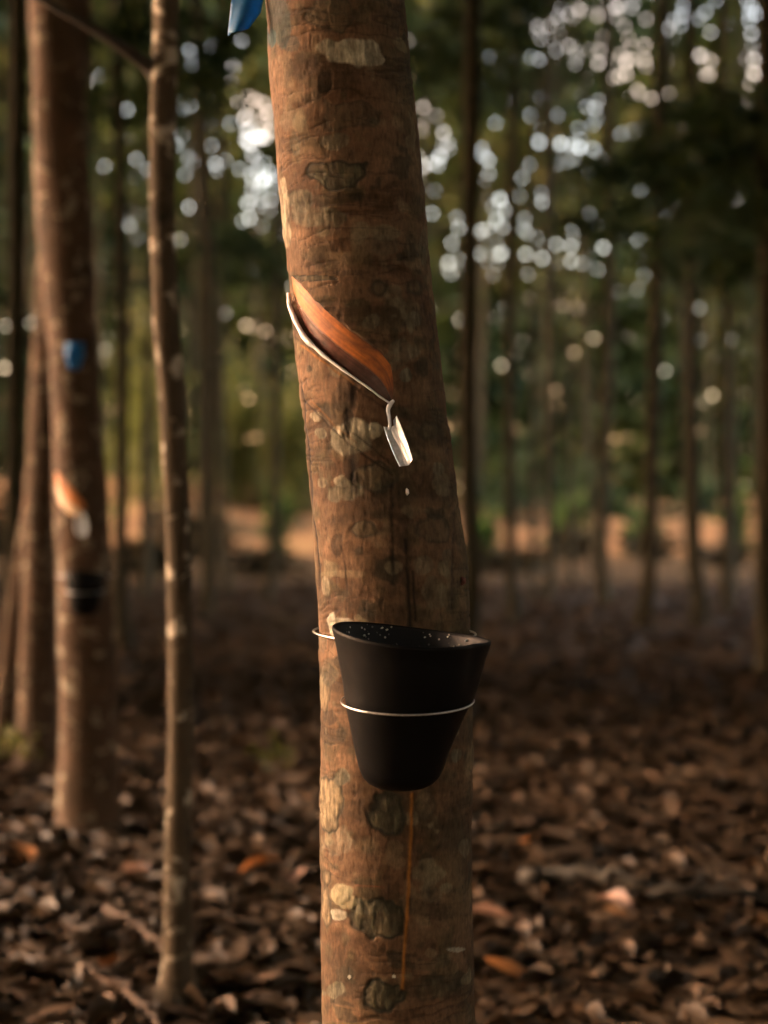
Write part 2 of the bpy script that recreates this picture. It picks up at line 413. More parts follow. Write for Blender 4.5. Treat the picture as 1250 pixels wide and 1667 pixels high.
def build_main():
    root = thing('rubber_tree', 'leaning rubber tree in sharp focus with fresh tapping cut and black cup', 'tree', (float(tr_xc(0.0)), MD, 0))
    th = np.unique(np.concatenate([np.linspace(-R(105), R(105), 250), np.linspace(R(105), R(255), 40)]))[:-1]
    th = th[th < R(254.9)]
    z = graded(-0.12, 4.2, 0.36, 1.74, 0.0016, 0.03)
    TH, Z = np.meshgrid(th, z)
    xc, r = tr_xc(Z), tr_r(Z)
    zt = zk.max()                                  # above the traced part the stem goes on, leaning and tapering
    up = np.maximum(Z - zt, 0); xc = xc - 0.10 * up; r = r * (1 - 0.08 * up)
    S, C = np.sin(TH), np.cos(TH)
    X = xc + r * S; Y = MD - r * C
    px = MIDX + X / Y * F; py = HORIZ - (Z - CAMZ) / Y * F
    front = np.clip((C + 0.15) / 0.3, 0, 1)
    ax, ay, az = S * 0.1, C * 0.1, Z               # cylinder coordinates in metres, for noise
    N = lambda f, o=4, s=0, sz=1.0: fbm(ax * f + 30, ay * f + 30, az * f * sz + 30, o, s)
    # --- base colour
    n1, n2, n3, n4 = N(14, 4, 1), N(34, 4, 2), N(60, 3, 3, 0.6), N(22, 3, 9, 2.2)
    colr = np.empty(X.shape + (3,)); 
    k = sstep(0.32, 0.66, n1)[..., None]
    colr[:] = np.array((0.138, 0.073, 0.040)) * (1 - k) + np.array((0.215, 0.122, 0.072)) * k
    k = (sstep(0.52, 0.72, n4) * 0.6)[..., None]; colr = colr * (1 - k) + np.array((0.115, 0.056, 0.026)) * k
    k = (sstep(0.57, 0.70, n2) * 0.55)[..., None]; colr = colr * (1 - k) + np.array((0.105, 0.082, 0.042)) * k
    k = (sstep(0.60, 0.70, N(26, 3, 12, 1.4)) * 0.5)[..., None]; colr = colr * (1 - k) + np.array((0.085, 0.074, 0.044)) * k
    k = (sstep(0.64, 0.74, N(30, 3, 14)) * 0.5)[..., None]; colr = colr * (1 - k) + np.array((0.30, 0.21, 0.13)) * k
    band = fbm(ax * 5 + 11, ay * 5 + 3, az * 30 + (n1 - .5) * 1.2, 3, 15)
    k = (sstep(0.54, 0.66, band) * 0.62)[..., None]; colr = colr * (1 - k) + np.array((0.072, 0.044, 0.024)) * k
    k = (sstep(0.44, 0.34, band) * 0.5)[..., None]; colr = colr * (1 - k) + np.array((0.27, 0.150, 0.090)) * k
    spots = fbm(ax * 27 + 2, ay * 27, az * 34, 3, 18); k = (sstep(0.66, 0.74, spots) * 0.7)[..., None]; colr = colr * (1 - k) + np.array((0.055, 0.045, 0.028)) * k
    spots = fbm(ax * 24 + 7, ay * 24, az * 30, 3, 19); k = (sstep(0.68, 0.75, spots) * 0.6)[..., None]; colr = colr * (1 - k) + np.array((0.30, 0.24, 0.16)) * k
    disp = (n1 - 0.5) * 0.006 + (n2 - 0.5) * 0.0022 + (n3 - 0.5) * 0.0010
    # thin transverse wrinkles
    wr = 1 - np.abs(fbm(ax * 6 + 3, ay * 6 + 3, az * 75 + (n1 - .5) * 2.5, 3, 21) * 2 - 1)
    wk = sstep(0.90, 0.985, wr) * sstep(0.42, 0.60, N(9, 2, 33))
    disp -= wk * 0.0010; colr *= (1 - 0.34 * wk)[..., None]
    # fine pits
    pit = sstep(0.66, 0.76, N(190, 2, 41, 0.5)); disp -= pit * 0.0004; colr *= (1 - 0.25 * pit)[..., None]
    k = (sstep(R(5), R(70), TH) * sstep(.30, .62, N(8, 3, 77)) * .6 * (TH < R(180)))[..., None]; lum = colr.mean(-1, keepdims=True); colr = colr * (1 - k) + lum * np.array((1.05, 0.92, 0.50)) * k  # olive cast of the shaded right side painted into the bark
    # --- patches: cx, cy, rx, ry, kind
    PALE, OLIVE, GREY, RING, BLACK, WHITE, TAN, BLUE = range(8)
    fill = {PALE: (0.54, 0.47, 0.36), OLIVE: (0.098, 0.086, 0.054), GREY: (0.20, 0.178, 0.128), RING: (0.34, 0.26, 0.17), BLACK: (0.022, 0.017, 0.012),
            WHITE: (0.62, 0.58, 0.50), TAN: (0.42, 0.36, 0.24), BLUE: (0.035, 0.085, 0.10)}
    patches = [(568, 80, 48, 25, PALE, .95), (600, 95, 26, 12, PALE, .6), (526, 132, 11, 20, BLACK, .75), (545, 22, 38, 22, OLIVE, .5), (570, 188, 48, 24, OLIVE, .45), (548, 228, 26, 13, GREY, .6),
               (541, 282, 48, 22, OLIVE, .95), (486, 325, 20, 17, GREY, .7), (515, 352, 46, 16, GREY, .55), (480, 230, 8, 22, GREY, .6), (461, 340, 8, 48, PALE, .6), (466, 385, 7, 22, PALE, .5),
               (470, 190, 14, 20, GREY, .35), (580, 315, 9, 8, BLACK, .35), (508, 452, 34, 5, OLIVE, .9), (560, 443, 46, 4, BLACK, .4), (617, 466, 13, 13, OLIVE, .7), (676, 468, 13, 12, OLIVE, .55),
               (672, 520, 13, 12, GREY, .5), (606, 524, 14, 14, GREY, .45), (650, 570, 26, 20, GREY, .6), (640, 592, 16, 10, GREY, .5), (660, 612, 11, 12, GREY, .9), (690, 400, 6, 30, GREY, .5), (626, 398, 26, 16, GREY, .4),
               (572, 712, 36, 26, PALE, .95), (610, 700, 15, 14, PALE, .8), (548, 700, 11, 10, PALE, .6), (515, 677, 8, 8, PALE, .7), (519, 704, 9, 9, GREY, .8), (560, 650, 20, 24, BLACK, .45), (564, 690, 10, 22, BLACK, .6), (572, 760, 12, 30, BLACK, .55),
               (605, 776, 34, 24, OLIVE, .75), (563, 798, 26, 20, GREY, .8), (552, 782, 12, 10, PALE, .5), (522, 785, 8, 8, GREY, .6), (716, 790, 15, 18, TAN, .25), (712, 765, 10, 12, GREY, .6), (702, 700, 16, 14, OLIVE, .5),
               (592, 862, 26, 14, OLIVE, .6), (549, 886, 10, 17, BLACK, .65), (700, 858, 26, 24, OLIVE, .5), (690, 920, 18, 16, GREY, .4), (728, 908, 7, 14, GREY, .6), (560, 935, 34, 7, TAN, .22), (706, 965, 20, 24, GREY, .35), (530, 955, 6, 14, PALE, .5),
               (540, 1016, 8, 18, WHITE, 1), (556, 1010, 16, 6, WHITE, .55), (524, 1130, 13, 34, RING, .75), (538, 1095, 14, 20, GREY, .4), (535, 1168, 14, 11, BLACK, .6), (525, 1050, 6, 14, GREY, .4),
               (538, 1302, 17, 44, RING, 1), (556, 1265, 14, 13, GREY, .9), (628, 1326, 33, 28, OLIVE, 1), (548, 1370, 22, 22, PALE, .28), (612, 1497, 46, 32, OLIVE, 1), (596, 1475, 26, 12, GREY, .6), (558, 1452, 17, 17, TAN, 1), (568, 1468, 13, 10, TAN, .9), (552, 1487, 13, 9, WHITE, .8),
               (531, 1477, 10, 26, RING, .8), (531, 1430, 6, 12, RING, .7), (624, 1622, 34, 24, OLIVE, 1), (548, 1612, 19, 13, GREY, .85), (740, 1228, 9, 12, GREY, .8), (725, 1446, 10, 9, TAN, .35), (702, 1456, 16, 12, GREY, .4), (742, 1544, 16, 4, WHITE, .6), (700, 1550, 10, 8, TAN, .25), (756, 1380, 9, 14, GREY, .4),
               (690, 1310, 18, 22, OLIVE, .35), (700, 1610, 26, 20, OLIVE, .35), (568, 1590, 3, 3, WHITE, .9), (640, 1588, 3, 3, WHITE, .8),
               (452, 30, 22, 44, BLUE, .55), (441, 60, 9, 20, BLUE, .9), (474, 70, 12, 14, BLUE, .35)]
    wx = (fbm(ax * 40 + 7, ay * 40, az * 40, 3, 51) - .5) * 1.25; wy = (fbm(ax * 40, ay * 40 + 9, az * 40, 3, 52) - .5) * 1.25
    gr = sstep(0.35, 0.7, fbm(ax * 160, ay * 160, az * 45, 3, 61))
    gr2 = fbm(ax * 90 + 3, ay * 90, az * 80, 3, 62)
    for cx, cy, rx, ry, kind, s in patches:
        sel = (abs(px - cx) < rx * 1.8 + 8) & (abs(py - cy) < ry * 1.8 + 8)
        if not sel.any(): continue
        sc = max(rx, ry)
        d = np.hypot((px - cx) / rx + wx, (py - cy) / ry + wy)[sel] - 1.0
        m = sstep(0.14, -0.10, d) * s * front[sel]
        f = np.array(fill[kind])
        c = colr[sel]
        g = gr[sel][:, None]
        if kind in (OLIVE, RING, GREY, PALE):
            f = f * (0.60 + 0.75 * g)
        m = m * (0.80 + 0.20 * sstep(.35, .6, gr2[sel])) if kind != BLUE else m
        c = c * (1 - m[:, None]) + f * m[:, None]
        if kind in (OLIVE, RING):
            e = np.exp(-((d + 0.02) / (4.5 / sc)) ** 2) * s * 0.85 * front[sel]
            c = c * (1 - e[:, None]) + np.array((0.030, 0.028, 0.020)) * e[:, None]
            disp[sel] += e * -0.0008
        disp[sel] += m * (0.0009 if kind in (PALE, TAN, WHITE, RING) else -0.0006) + m * (g[:, 0] - 0.5) * 0.0008
        colr[sel] = c
    # --- lines: drips, scars and the guide line
    def line(pts, w, c, s, d=0.0, wob=2.0):
        nonlocal colr, disp
        dd = seg_dist(px + (fbm(az * 60, ax * 60, 3.3, 3, 71) - .5) * 2 * wob, py + (fbm(ax * 70, az * 70, 5.1, 3, 72) - .5) * 2 * wob, pts)
        m = np.exp(-(dd / w) ** 2) * s * front * (1 if c is OC else .35 + .65 * sstep(.30, .55, fbm(az * 45, ax * 90, 7.7, 3, 73)))
        colr = colr * (1 - m[..., None]) + np.array(c) * m[..., None]; disp = disp + m * d
    BK, OC = (0.016, 0.011, 0.008), (0.42, 0.165, 0.030)
    line([(639, 790), (638, 850), (641, 950)], 3.6, BK, .9, -.0012); line([(660, 880), (664, 950), (668, 1020)], 3.4, BK, .9, -.001); line([(672, 930), (676, 1010)], 2.6, BK, .85)
    line([(738, 800), (737, 880), (735, 990)], 3, BK, .5, -.001); line([(556, 890), (562, 925), (564, 978)], 1.8, BK, .8); line([(664, 765), (662, 860), (664, 960)], 9, BK, .45)
    line([(575, 622), (566, 690), (574, 760), (578, 800)], 6.5, BK, .85); line([(650, 790), (652, 960)], 10, BK, .5)
    line([(490, 562), (520, 585), (552, 608), (575, 626)], 1.7, OC, .85); line([(480, 548), (500, 565), (540, 598), (590, 640), (628, 664)], 2.2, BK, .55, -.001)
    line([(498, 655), (530, 690), (575, 728), (640, 772)], 1.6, BK, .85, -.0012); line([(505, 650), (540, 690), (580, 720)], 1.4, OC, .35); line([(575, 705), (620, 740), (640, 760)], 1.6, BK, .6)
    line([(671, 1292), (669, 1370), (663, 1480), (659, 1540), (655, 1608)], 2.8, OC, .95, .0008); line([(676, 1292), (673, 1380), (667, 1490)], 2.0, BK, .4, -.0008)
    line([(580, 1441), (625, 1444)], 1.4, (0.28, 0.10, 0.05), .7); line([(540, 1632), (600, 1646)], 1.4, (0.26, 0.15, 0.09), .7); line([(654, 1612), (650, 1620)], 4, BK, .8)
    # lifted strip of old bark down the left edge
    strip = [(483, 600), (489, 650), (496, 740), (505, 830), (513, 905), (519, 990)]
    dd = seg_dist(px, py, strip); wob = (fbm(az * 30, 1.1, 2.2, 3, 81) - .5) * 8
    side = px - np.interp(py, [p[1] for p in strip], [p[0] for p in strip]) - 4 + wob
    on = sstep(595, 640, py) * sstep(1000, 940, py) * front * (C > -0.3)
    m = np.exp(-((side) / 2.0) ** 2) * on; colr *= (1 - .85 * m)[..., None]; disp -= m * 0.0016
    m = sstep(0, -6, side) * on * .6; colr = colr * (1 - m[..., None]) + np.array((0.25, 0.165, 0.10)) * m[..., None]; disp += m * 0.0022
    # --- the tapping cut is carved back into the bark
    poly = PTOP + PBOT[::-1]
    inside = np.zeros(px.shape, bool); j = len(poly) - 1
    for i in range(len(poly)):
        xi, yi = poly[i]; xj, yj = poly[j]
        inside ^= ((yi > py) != (yj > py)) & (px < (xj - xi) * (py - yi) / (yj - yi + 1e-9) + xi); j = i
    edge = seg_dist(px, py, poly + poly[:1]) - (fbm(ax * 45, ay * 45, az * 45, 3, 88) - .35) * 11 * sstep(6, 22, seg_dist(px, py, PBOT))
    cut = np.where(inside, sstep(0, 4.0, edge), 0.0) * front
    lo = seg_dist(px, py, PBOT)
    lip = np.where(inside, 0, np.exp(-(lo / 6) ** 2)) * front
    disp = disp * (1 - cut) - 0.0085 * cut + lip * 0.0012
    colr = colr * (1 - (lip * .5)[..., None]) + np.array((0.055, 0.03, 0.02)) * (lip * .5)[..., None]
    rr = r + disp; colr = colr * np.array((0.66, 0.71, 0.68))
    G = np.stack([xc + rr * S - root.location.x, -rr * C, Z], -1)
    b = MB(); b.grid(G, close_u=True)
    # limbs well above the frame
    p0 = np.array([float(tr_xc(zt)) - 0.10 * (4.2 - zt) - root.location.x, 0, 4.15])
    nmain = b.n
    for a, l, q in ((0.4, 3.2, .055), (2.2, 2.8, .05), (3.7, 3.0, .05), (5.2, 2.6, .045), (1.2, 3.4, .06)):
        pts = [p0 - [0, 0, .2], p0 + [math.cos(a) * l * .15, math.sin(a) * l * .15, .5], p0 + [math.cos(a) * l * .35, math.sin(a) * l * .35, l * .6], p0 + [math.cos(a) * l * .5, math.sin(a) * l * .5, l]]
        b.tube(catmull(pts, 12), np.linspace(q, .012, 12), 8)
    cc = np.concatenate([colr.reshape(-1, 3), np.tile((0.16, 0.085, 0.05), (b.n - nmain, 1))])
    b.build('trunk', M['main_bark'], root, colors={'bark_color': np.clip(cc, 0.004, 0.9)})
    o = obj('crown', crown_mesh('crown', 301, 2.6, 2.0, 7.0, 5200, 0.24), M['leaf'], root); o.location.x = p0[0]
    # panel: smooth cut wood between the top line and the ledge
    ns, nt = 110, 36
    T = catmull([(x, y, 0) for x, y in PTOP], ns); Bt = catmull([(x, y, 0) for x, y in PBOT], ns)
    V = np.zeros((nt, ns, 3)); PC = np.zeros((nt, ns, 3)); PR = np.zeros((nt, ns))
    su = np.linspace(0, 1, ns)
    for a in range(nt):
        t = a / (nt - 1) * 1.10 - 0.05
        for s_ in range(ns):
            x, y = (T[s_] * (1 - t) + Bt[s_] * t)[:2]
            prof = -0.0035 - 0.0030 * min(max(t, 0), 1) ** 1.5
            V[a, s_] = surf(x, y, prof) - root.location
    tt = np.linspace(-0.05, 1.05, nt)[:, None] * np.ones((1, ns)); ss = su[None] * np.ones((nt, 1))
    nz = fbm(ss * 14, tt * 9, 0.4, 4, 91); nl = fbm(ss * 5, tt * 34 + ss * 3, 0.9, 3, 92)
    split = 0.62 - 0.10 * ss + (nz - .5) * 0.10
    k = sstep(-0.035, 0.035, tt - split)[..., None]
    steps = np.sin((tt + (nz - .5) * .05) * 62)[..., None] * .10
    blot = sstep(.48, .66, fbm(ss * 7 + 4, tt * 6 + ss * 3, 2.4, 4, 95))[..., None] * .38
    orange = np.array((0.46, 0.140, 0.016)) * (0.62 + 0.85 * nl[..., None] + steps) * (1 - blot) + np.array((0.12, 0.048, 0.016)) * blot; dark = np.array((0.095, 0.036, 0.026)) * (0.5 + 0.9 * nl[..., None] + steps)
    PC = orange * (1 - k) + dark * k
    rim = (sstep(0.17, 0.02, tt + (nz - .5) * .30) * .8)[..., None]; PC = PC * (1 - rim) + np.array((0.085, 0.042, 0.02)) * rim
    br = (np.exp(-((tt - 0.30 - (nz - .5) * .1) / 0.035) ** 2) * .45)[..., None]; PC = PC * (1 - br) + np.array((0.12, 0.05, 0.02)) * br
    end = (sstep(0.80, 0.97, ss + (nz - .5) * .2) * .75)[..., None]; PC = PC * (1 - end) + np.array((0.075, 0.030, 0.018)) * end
    PR = 0.55 - 0.28 * k[..., 0]
    pb = MB(); pb.grid(V)
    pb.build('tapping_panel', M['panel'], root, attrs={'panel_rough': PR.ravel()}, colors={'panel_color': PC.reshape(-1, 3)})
    # latex on the ledge, then down to the spout
    lp = catmull([(x, y - 1.5, 0) for x, y in PBOT[:]] + [], 60)
    lp[:, 1] += 1.6 * (fbm(np.linspace(0, 14, 60), 3.0, 1.0, 2, 6) - .5)
    w = .86 * np.interp(np.linspace(0, 1, 60), [0, .1, .3, .45, .6, .85, 1], [4.4, 5.2, 5.4, 4.2, 2.8, 2.2, 2.4]) * MD / F
    w *= 0.72 + 0.6 * fbm(np.linspace(0, 16, 60), 1.0, 2.0, 2, 5)
    lb = MB(); lb.tube([surf(p[0], p[1], 0.0010) for p in lp], w * 0.92, 10)
    dp = [(640, 652), (634, 659), (631, 668), (633, 680), (634, 692), (632, 700)]
    lb.tube([surf(x, y, 0.002) for x, y in catmull([(x, y, 0) for x, y in dp], 20)[:, :2]], np.interp(np.linspace(0, 1, 20), [0, .2, .5, 1], [2.5, 4.0, 3.0, 2.6]) * MD / F, 8)
    local(lb.build('latex_stream', M['latex'], root), root)
    db = MB(); db.tube([surf(661, 794, 0.0), surf(662, 798, 0.0015), surf(662.5, 803, 0.0015), surf(662, 807, 0.0)], np.array([.6, 2.6, 3.0, .8]) * MD / F, 10)
    local(db.build('latex_drop', M['latex'], root), root)
    kb = MB(); kb.tube([surf(750, 940, 0.0), surf(751, 943, 0.003), surf(751, 948, 0.003), surf(751, 952, 0.0)], np.array([2, 4, 4, 2]) * MD / F, 8)
    local(kb.build('bark_knob', M['main_bark'], root), root)
    cols = kb and bpy.data.objects['bark_knob'].data
    at = cols.attributes.new('bark_color', 'FLOAT_COLOR', 'POINT')
    at.data.foreach_set('color', np.tile(np.array((0.16, 0.07, 0.06, 1), np.float32), len(cols.vertices)))
    return root
main = build_main()

# ------------------------------------------------------------------ spout, cup, wire, ribbon
def gutter(rows, halfw, depth, thick, n=9):
    """a bent sheet channel; rows are (point, across, outward)"""
    b = MB(); a = np.linspace(-1, 1, n)
    outer, inner = [], []
    for (p, ac, ou), hw in zip(rows, halfw):
        p, ac, ou = np.array(p), np.array(ac), np.array(ou)
        prof = np.stack([p + ac * hw * t + ou * depth * abs(t) ** 1.05 for t in a])
        inner.append(prof); outer.append(prof - ou * thick)
    I, O = np.array(inner), np.array(outer)
    ring = np.concatenate([I, O[:, ::-1]], 1)
    b.grid(ring, close_u=True)
    b.grid(np.stack([I[0], O[0]])); b.grid(np.stack([I[-1], O[-1]]))
    return b

def build_spout():
    A, B_ = surf(641, 694, 0.000), surf(664, 757, 0.000)
    B_ = P(665, 757, A.y - 0.026)
    root = thing('latex_spout', 'small bright tin spout stuck in the in-focus trunk below its tapping cut', 'spout', A)
    ax = (B_ - A).normalized()
    out = Vector((-0.42, -0.85, 0.32)); out = (out - ax * out.dot(ax)).normalized()
    ac = ax.cross(out).normalized()
    if ac.x < 0: ac = -ac
    rows = []; hw = []
    for t, w in ((-.12, .0100), (0.0, .0104), (.3, .0108), (.6, .0106), (.88, .0098), (1.0, .0088)):
        rows.append((A + ax * (B_ - A).length * t, ac, out)); hw.append(w)
    local(gutter(rows, hw, 0.0075, 0.0009, 11).build('tin_channel', M['tin'], root), root)
    lb = MB(); G = []
    n = 40
    for i in range(n):
        t = i / (n - 1) * 1.0
        p = A + ax * (B_ - A).length * t
        wl = (-0.30 - 0.10 * math.sin(t * 8)) * (1 if t > .05 else .5); wr_ = 0.12 + 0.38 * t + 0.12 * math.sin(t * 13) * (1 - t)
        if t > .93: wr_ = .5 - (t - .93) * 4
        row = []
        for u in np.linspace(0, 1, 9):
            s = wl + (wr_ - wl) * u
            w0 = np.interp(t, [0, .3, .6, .85, 1], [.011, .0112, .011, .010, .007])
            row.append(np.array(p + ac * w0 * s + out * (0.0075 * abs(s) ** 1.05 + 0.0016 * math.sin(math.pi * u) + 0.0003)))
        G.append(row)
    lb.grid(np.array(G))
    local(lb.build('latex_flow', M['latex'], root), root)
build_spout()

CY = 2.108; ck = CY / F
cup_c = lambda t: np.interp(t, [0, .35, .52, .77, 1], [667, 666, 660, 654, 652])
CUP_T = np.array([0, .012, .05, .12, .2, .3, .42, .52, .64, .77, .86, .92, .96, .985, 1.0, 1.003])
CUP_R = np.array([125, 125.5, 123, 119, 115.5, 110.5, 103.5, 95, 85.5, 75.5, 69, 62, 52, 40, 22, 1.0])
def cup_point(t, a, inset=0.0):
    """a is the angle round the cup, 0 to the right, -90 degrees to the camera"""
    r = np.interp(t, CUP_T, CUP_R) * ck - inset
    lip = 0.060 * math.exp(-((a + R(8)) / R(16)) ** 2) * max(0, 1 - t / .50) + 0.012 * math.exp(-((a + R(172)) / R(25)) ** 2) * max(0, 1 - t / .2)
    dent = -0.034 * math.exp(-((a + R(34)) / R(8)) ** 2) * max(0, 1 - t / .45)
    r *= 1 + lip + dent
    x, y = r * math.cos(a), r * math.sin(a) * 0.96
    f = max(0, 1 - t / .85)
    z = -251 * ck * t + f * (-0.095 * x + 0.075 * y) + f * 0.0025 * math.cos(2 * a + .5)
    xo = (cup_c(t) - MIDX) / F * CY
    return np.array((xo + x, CY + y, CAMZ + (HORIZ - 1034) / F * CY + z))
def build_cup():
    root = thing('latex_cup', 'black cup hung in a wire ring on the in-focus leaning trunk', 'cup', (float((cup_c(1) - MIDX) / F * CY), CY, CAMZ + (HORIZ - 1286) / F * CY))
    an = np.linspace(-math.pi, math.pi, 97)[:-1]
    tt = np.unique(np.concatenate([CUP_T, np.linspace(0.02, .9, 26)]))
    outer = np.array([[cup_point(t, a) for a in an] for t in tt])
    lipg = np.array([[cup_point(0, a, .0004) + [0, 0, .0009] for a in an], [cup_point(0, a, .0016) + [0, 0, .0009] for a in an], [cup_point(0, a, .0021) for a in an]])
    b = MB(); b.grid(np.concatenate([lipg[::-1][:2], lipg[:1], outer]), close_u=True)
    local(b.build('cup_body', M['cup'], root), root)
    ti = tt[tt < .97]
    inner = np.array([[cup_point(t, a, .0021) + [0, 0, (0.0015 * sstep(0, .9, t))] for a in an] for t in ti])
    cen = inner[-1].mean(0); inner = np.concatenate([inner, np.repeat(cen[None, None], len(an), 1)])
    b = MB(); b.grid(inner[:, ::-1], close_u=True)
    local(b.build('cup_lining', M['cup_inside'], root), root)
    # crumbs of dried latex stuck to the inside
    r = np.random.default_rng(5)
    for i in range(22):
        b = MB()
        a = r.uniform(R(20), R(150)) if i < 13 else r.normal(R(38), R(14)); t = r.uniform(0.02, .16)
        p = cup_point(t, a, .0030); s = r.uniform(.0007, .0018)
        b.tube([p - [s * 1.2, 0, 0], p - [s * .5, 0, s * .3], p + [s * .6, 0, s * .2], p + [s * 1.3, 0, 0]], np.array([.3, 1, .9, .3]) * s, 6)
        local(b.build('dried_latex', M['chip'], root), root)
build_cup()

def build_wire():
    c1 = np.array(((663 - MIDX) / F * CY, CY, CAMZ + (HORIZ - 1141) / F * CY)); r1 = 107.5 * ck
    root = thing('wire_holder', 'bent steel wire round the in-focus leaning trunk holding the black cup', 'wire', tuple(c1))
    W = 0.0013; b = MB()
    an = np.linspace(0, 2 * math.pi, 90, endpoint=False)
    ring = np.array([c1 + [r1 * math.cos(a), r1 * math.sin(a) * .97, r1 * math.sin(a) * math.tan(R(6.5)) + .004 * max(0, math.cos(a)) * 0.2] for a in an])
    b.tube(ring, W, 8, closed=True)
    zc = CAMZ + (HORIZ - 1030) / F * MD; c2 = np.array((float(tr_xc(zc)) - .0005, MD, zc)); r2 = .1005
    loop = []
    for a in np.linspace(R(-62), R(242), 80):       # open towards the cup, closed behind the trunk
        k = 1 + .012 * math.sin(3 * a)
        loop.append(c2 + [r2 * math.cos(a) * k, r2 * math.sin(a) * k, r2 * math.sin(a) * math.tan(R(3.2)) - 0.002 * math.cos(a)])
    loop = np.array(loop)
    s0 = c1 + [r1 * math.cos(R(62)), r1 * math.sin(R(62)) * .97, r1 * math.sin(R(62)) * math.tan(R(6.5))]
    s1 = c1 + [r1 * math.cos(R(118)), r1 * math.sin(R(118)) * .97, r1 * math.sin(R(118)) * math.tan(R(6.5))]
    path = np.concatenate([catmull([s0, s0 + [0.002, .002, .03], loop[0] - [0, 0, .025], loop[0]], 14)[:-1], loop, catmull([loop[-1], loop[-1] - [0, 0, .025], s1 + [-.002, .002, .03], s1], 14)[1:]])
    b.tube(path, W, 8)
    local(b.build('bent_wire', M['wire'], root), root)
build_wire()

def build_ribbon():
    zt = CAMZ + (HORIZ + 40) / F * MD
    c = (float(tr_xc(zt)), MD, zt)
    root = thing('blue_ribbon', 'bright blue plastic ribbon hanging beside the top of the in-focus trunk', 'ribbon', c)
    b = MB(); an = np.linspace(0, 2 * math.pi, 64, endpoint=False); r = float(tr_r(zt)) + .004
    G = [[(c[0] + (r + .001 * math.sin(7 * a + h * 90)) * math.sin(a), MD - (r + .001 * math.sin(5 * a)) * math.cos(a), zt + h + .004 * math.sin(2 * a)) for a in an] for h in np.linspace(-.012, .018, 6)]
    b.grid(np.array(G), close_u=True)
    local(b.build('tied_band', M['ribbon'], root), root)
    top = P(415, -42, MD - .02); rows = []
    for i in range(24):
        t = i / 23; cy = -42 + 92 * t
        l, rr_ = np.interp(t, [0, .45, 1], [392, 376, 371]), np.interp(t, [0, .45, .7, 1], [436, 428, 424, 405])
        row = []
        for j in range(14):
            u = j / 13; x = l + (rr_ - l) * u
            yy = cy + (u - .5) * -9 * t + (3 if u < .1 and t == 1 else 0)
            Y = MD - .02 + .006 * math.sin(u * 6 + 1.0 + t * 1.5) * (0.4 + .6 * t) - .004 * t
            row.append(tuple(P(x, yy, Y)))
        rows.append(row)
    tb = MB(); tb.grid(np.array(rows))
    o = local(tb.build('hanging_tail', M['ribbon'], root), root)
    m = o.modifiers.new('thickness', 'SOLIDIFY'); m.thickness = .0006
build_ribbon()

# ------------------------------------------------------------------ the other near trunks
def traced_tree(name, label, cat, rows, Y, mat, crown, branch=None, group=None, n=28, rough=.10, seed=1, top=None):
    """rows: (py, left px, right px) of a stem that stands at distance Y"""
    base = P((rows[-1][1] + rows[-1][2]) / 2, rows[-1][0], Y); base.z = float(ground_z(base.x, base.y))
    root = thing(name, label, cat, base, group)
    pts, rad = [], []
    for py, l, r in rows:
        pts.append(P((l + r) / 2, py, Y)); rad.append((r - l) / 2 / F * Y)
    pts[-1] = Vector(base)
    d = (pts[0] - pts[1]).normalized(); h0 = pts[0].z; e = top or 2.5
    lead = [pts[0] + d * e * f + Vector((0, 0, 0)) for f in (1.0, .6, .3)]
    pts = lead + pts + [base - Vector((0, 0, .12))]
    rad = [rad[0] * .35, rad[0] * .7, rad[0] * .9] + rad + [rad[-1] * 1.25]
    m = len(pts); C = catmull([tuple(p) for p in pts], m * 9)
    b = MB(); b.tube(C, np.interp(np.linspace(0, m - 1, m * 9), range(m), rad), n, rough=rough, seed=seed)
    for bp, br in (branch or []):
        b.tube(catmull([tuple(p) for p in bp], 24), np.interp(np.linspace(0, 1, 24), np.linspace(0, 1, len(br)), br), 10, rough=.08, seed=seed + 3)
    tip = Vector(lead[0])
    for k in range(6):
        a = k * 1.05 + seed; l = crown[0] * .7
        q = [tip - d * .4 * (k % 3 + .2), tip + Vector((math.cos(a) * l * .4, math.sin(a) * l * .4, l * .3)), tip + Vector((math.cos(a) * l, math.sin(a) * l, l * .55))]
        b.tube(catmull([tuple(p) for p in q], 8), np.linspace(rad[0] * .8, .008, 8), 6)
    local(b.build('trunk', mat, root), root)
    o = obj('crown', crown_mesh('crown', 400 + seed, crown[0], crown[1], 0, crown[2], crown[3]), M['leaf'], root)
    o.location = tip - base + Vector((0, 0, crown[1] * .45))
    return root

YA = 5.98
tA = traced_tree('rubber_tree', 'blurred tapped rubber tree on the left carrying the smaller black cup', 'tree',
    [(-60, 44, 122), (50, 48, 128), (200, 52, 140), (350, 59, 150), (500, 70, 157), (600, 80, 161), (700, 84, 167), (800, 88, 174), (900, 92, 180), (1000, 95, 186), (1100, 97, 190), (1250, 97, 192), (1330, 92, 199), (1368, 76, 218)],
    YA, M['bark'], (2.3, 1.9, 4200, .24), seed=2)
traced_tree('rubber_tree', 'blurred orange-brown trunk just left of the tree with the smaller cup', 'tree',
    [(-60, 92, 150), (200, 78, 138), (400, 62, 122), (550, 52, 108), (700, 45, 98), (850, 38, 90), (1000, 34, 88), (1150, 30, 88), (1230, 27, 92), (1258, 20, 98)],
    7.6, M['bark'], (2.3, 1.9, 3600, .24), seed=3, top=3.0)
traced_tree('rubber_tree', 'thin slanting trunk at the left picture edge tilted to the right', 'tree',
    [(300, 92, 120), (500, 78, 106), (700, 54, 82), (850, 32, 62), (1000, 8, 42), (1150, -8, 28), (1212, -14, 26)],
    8.4, M['bark'], (1.6, 1.3, 2000, .22), seed=4, top=3.0)
YS = 3.98
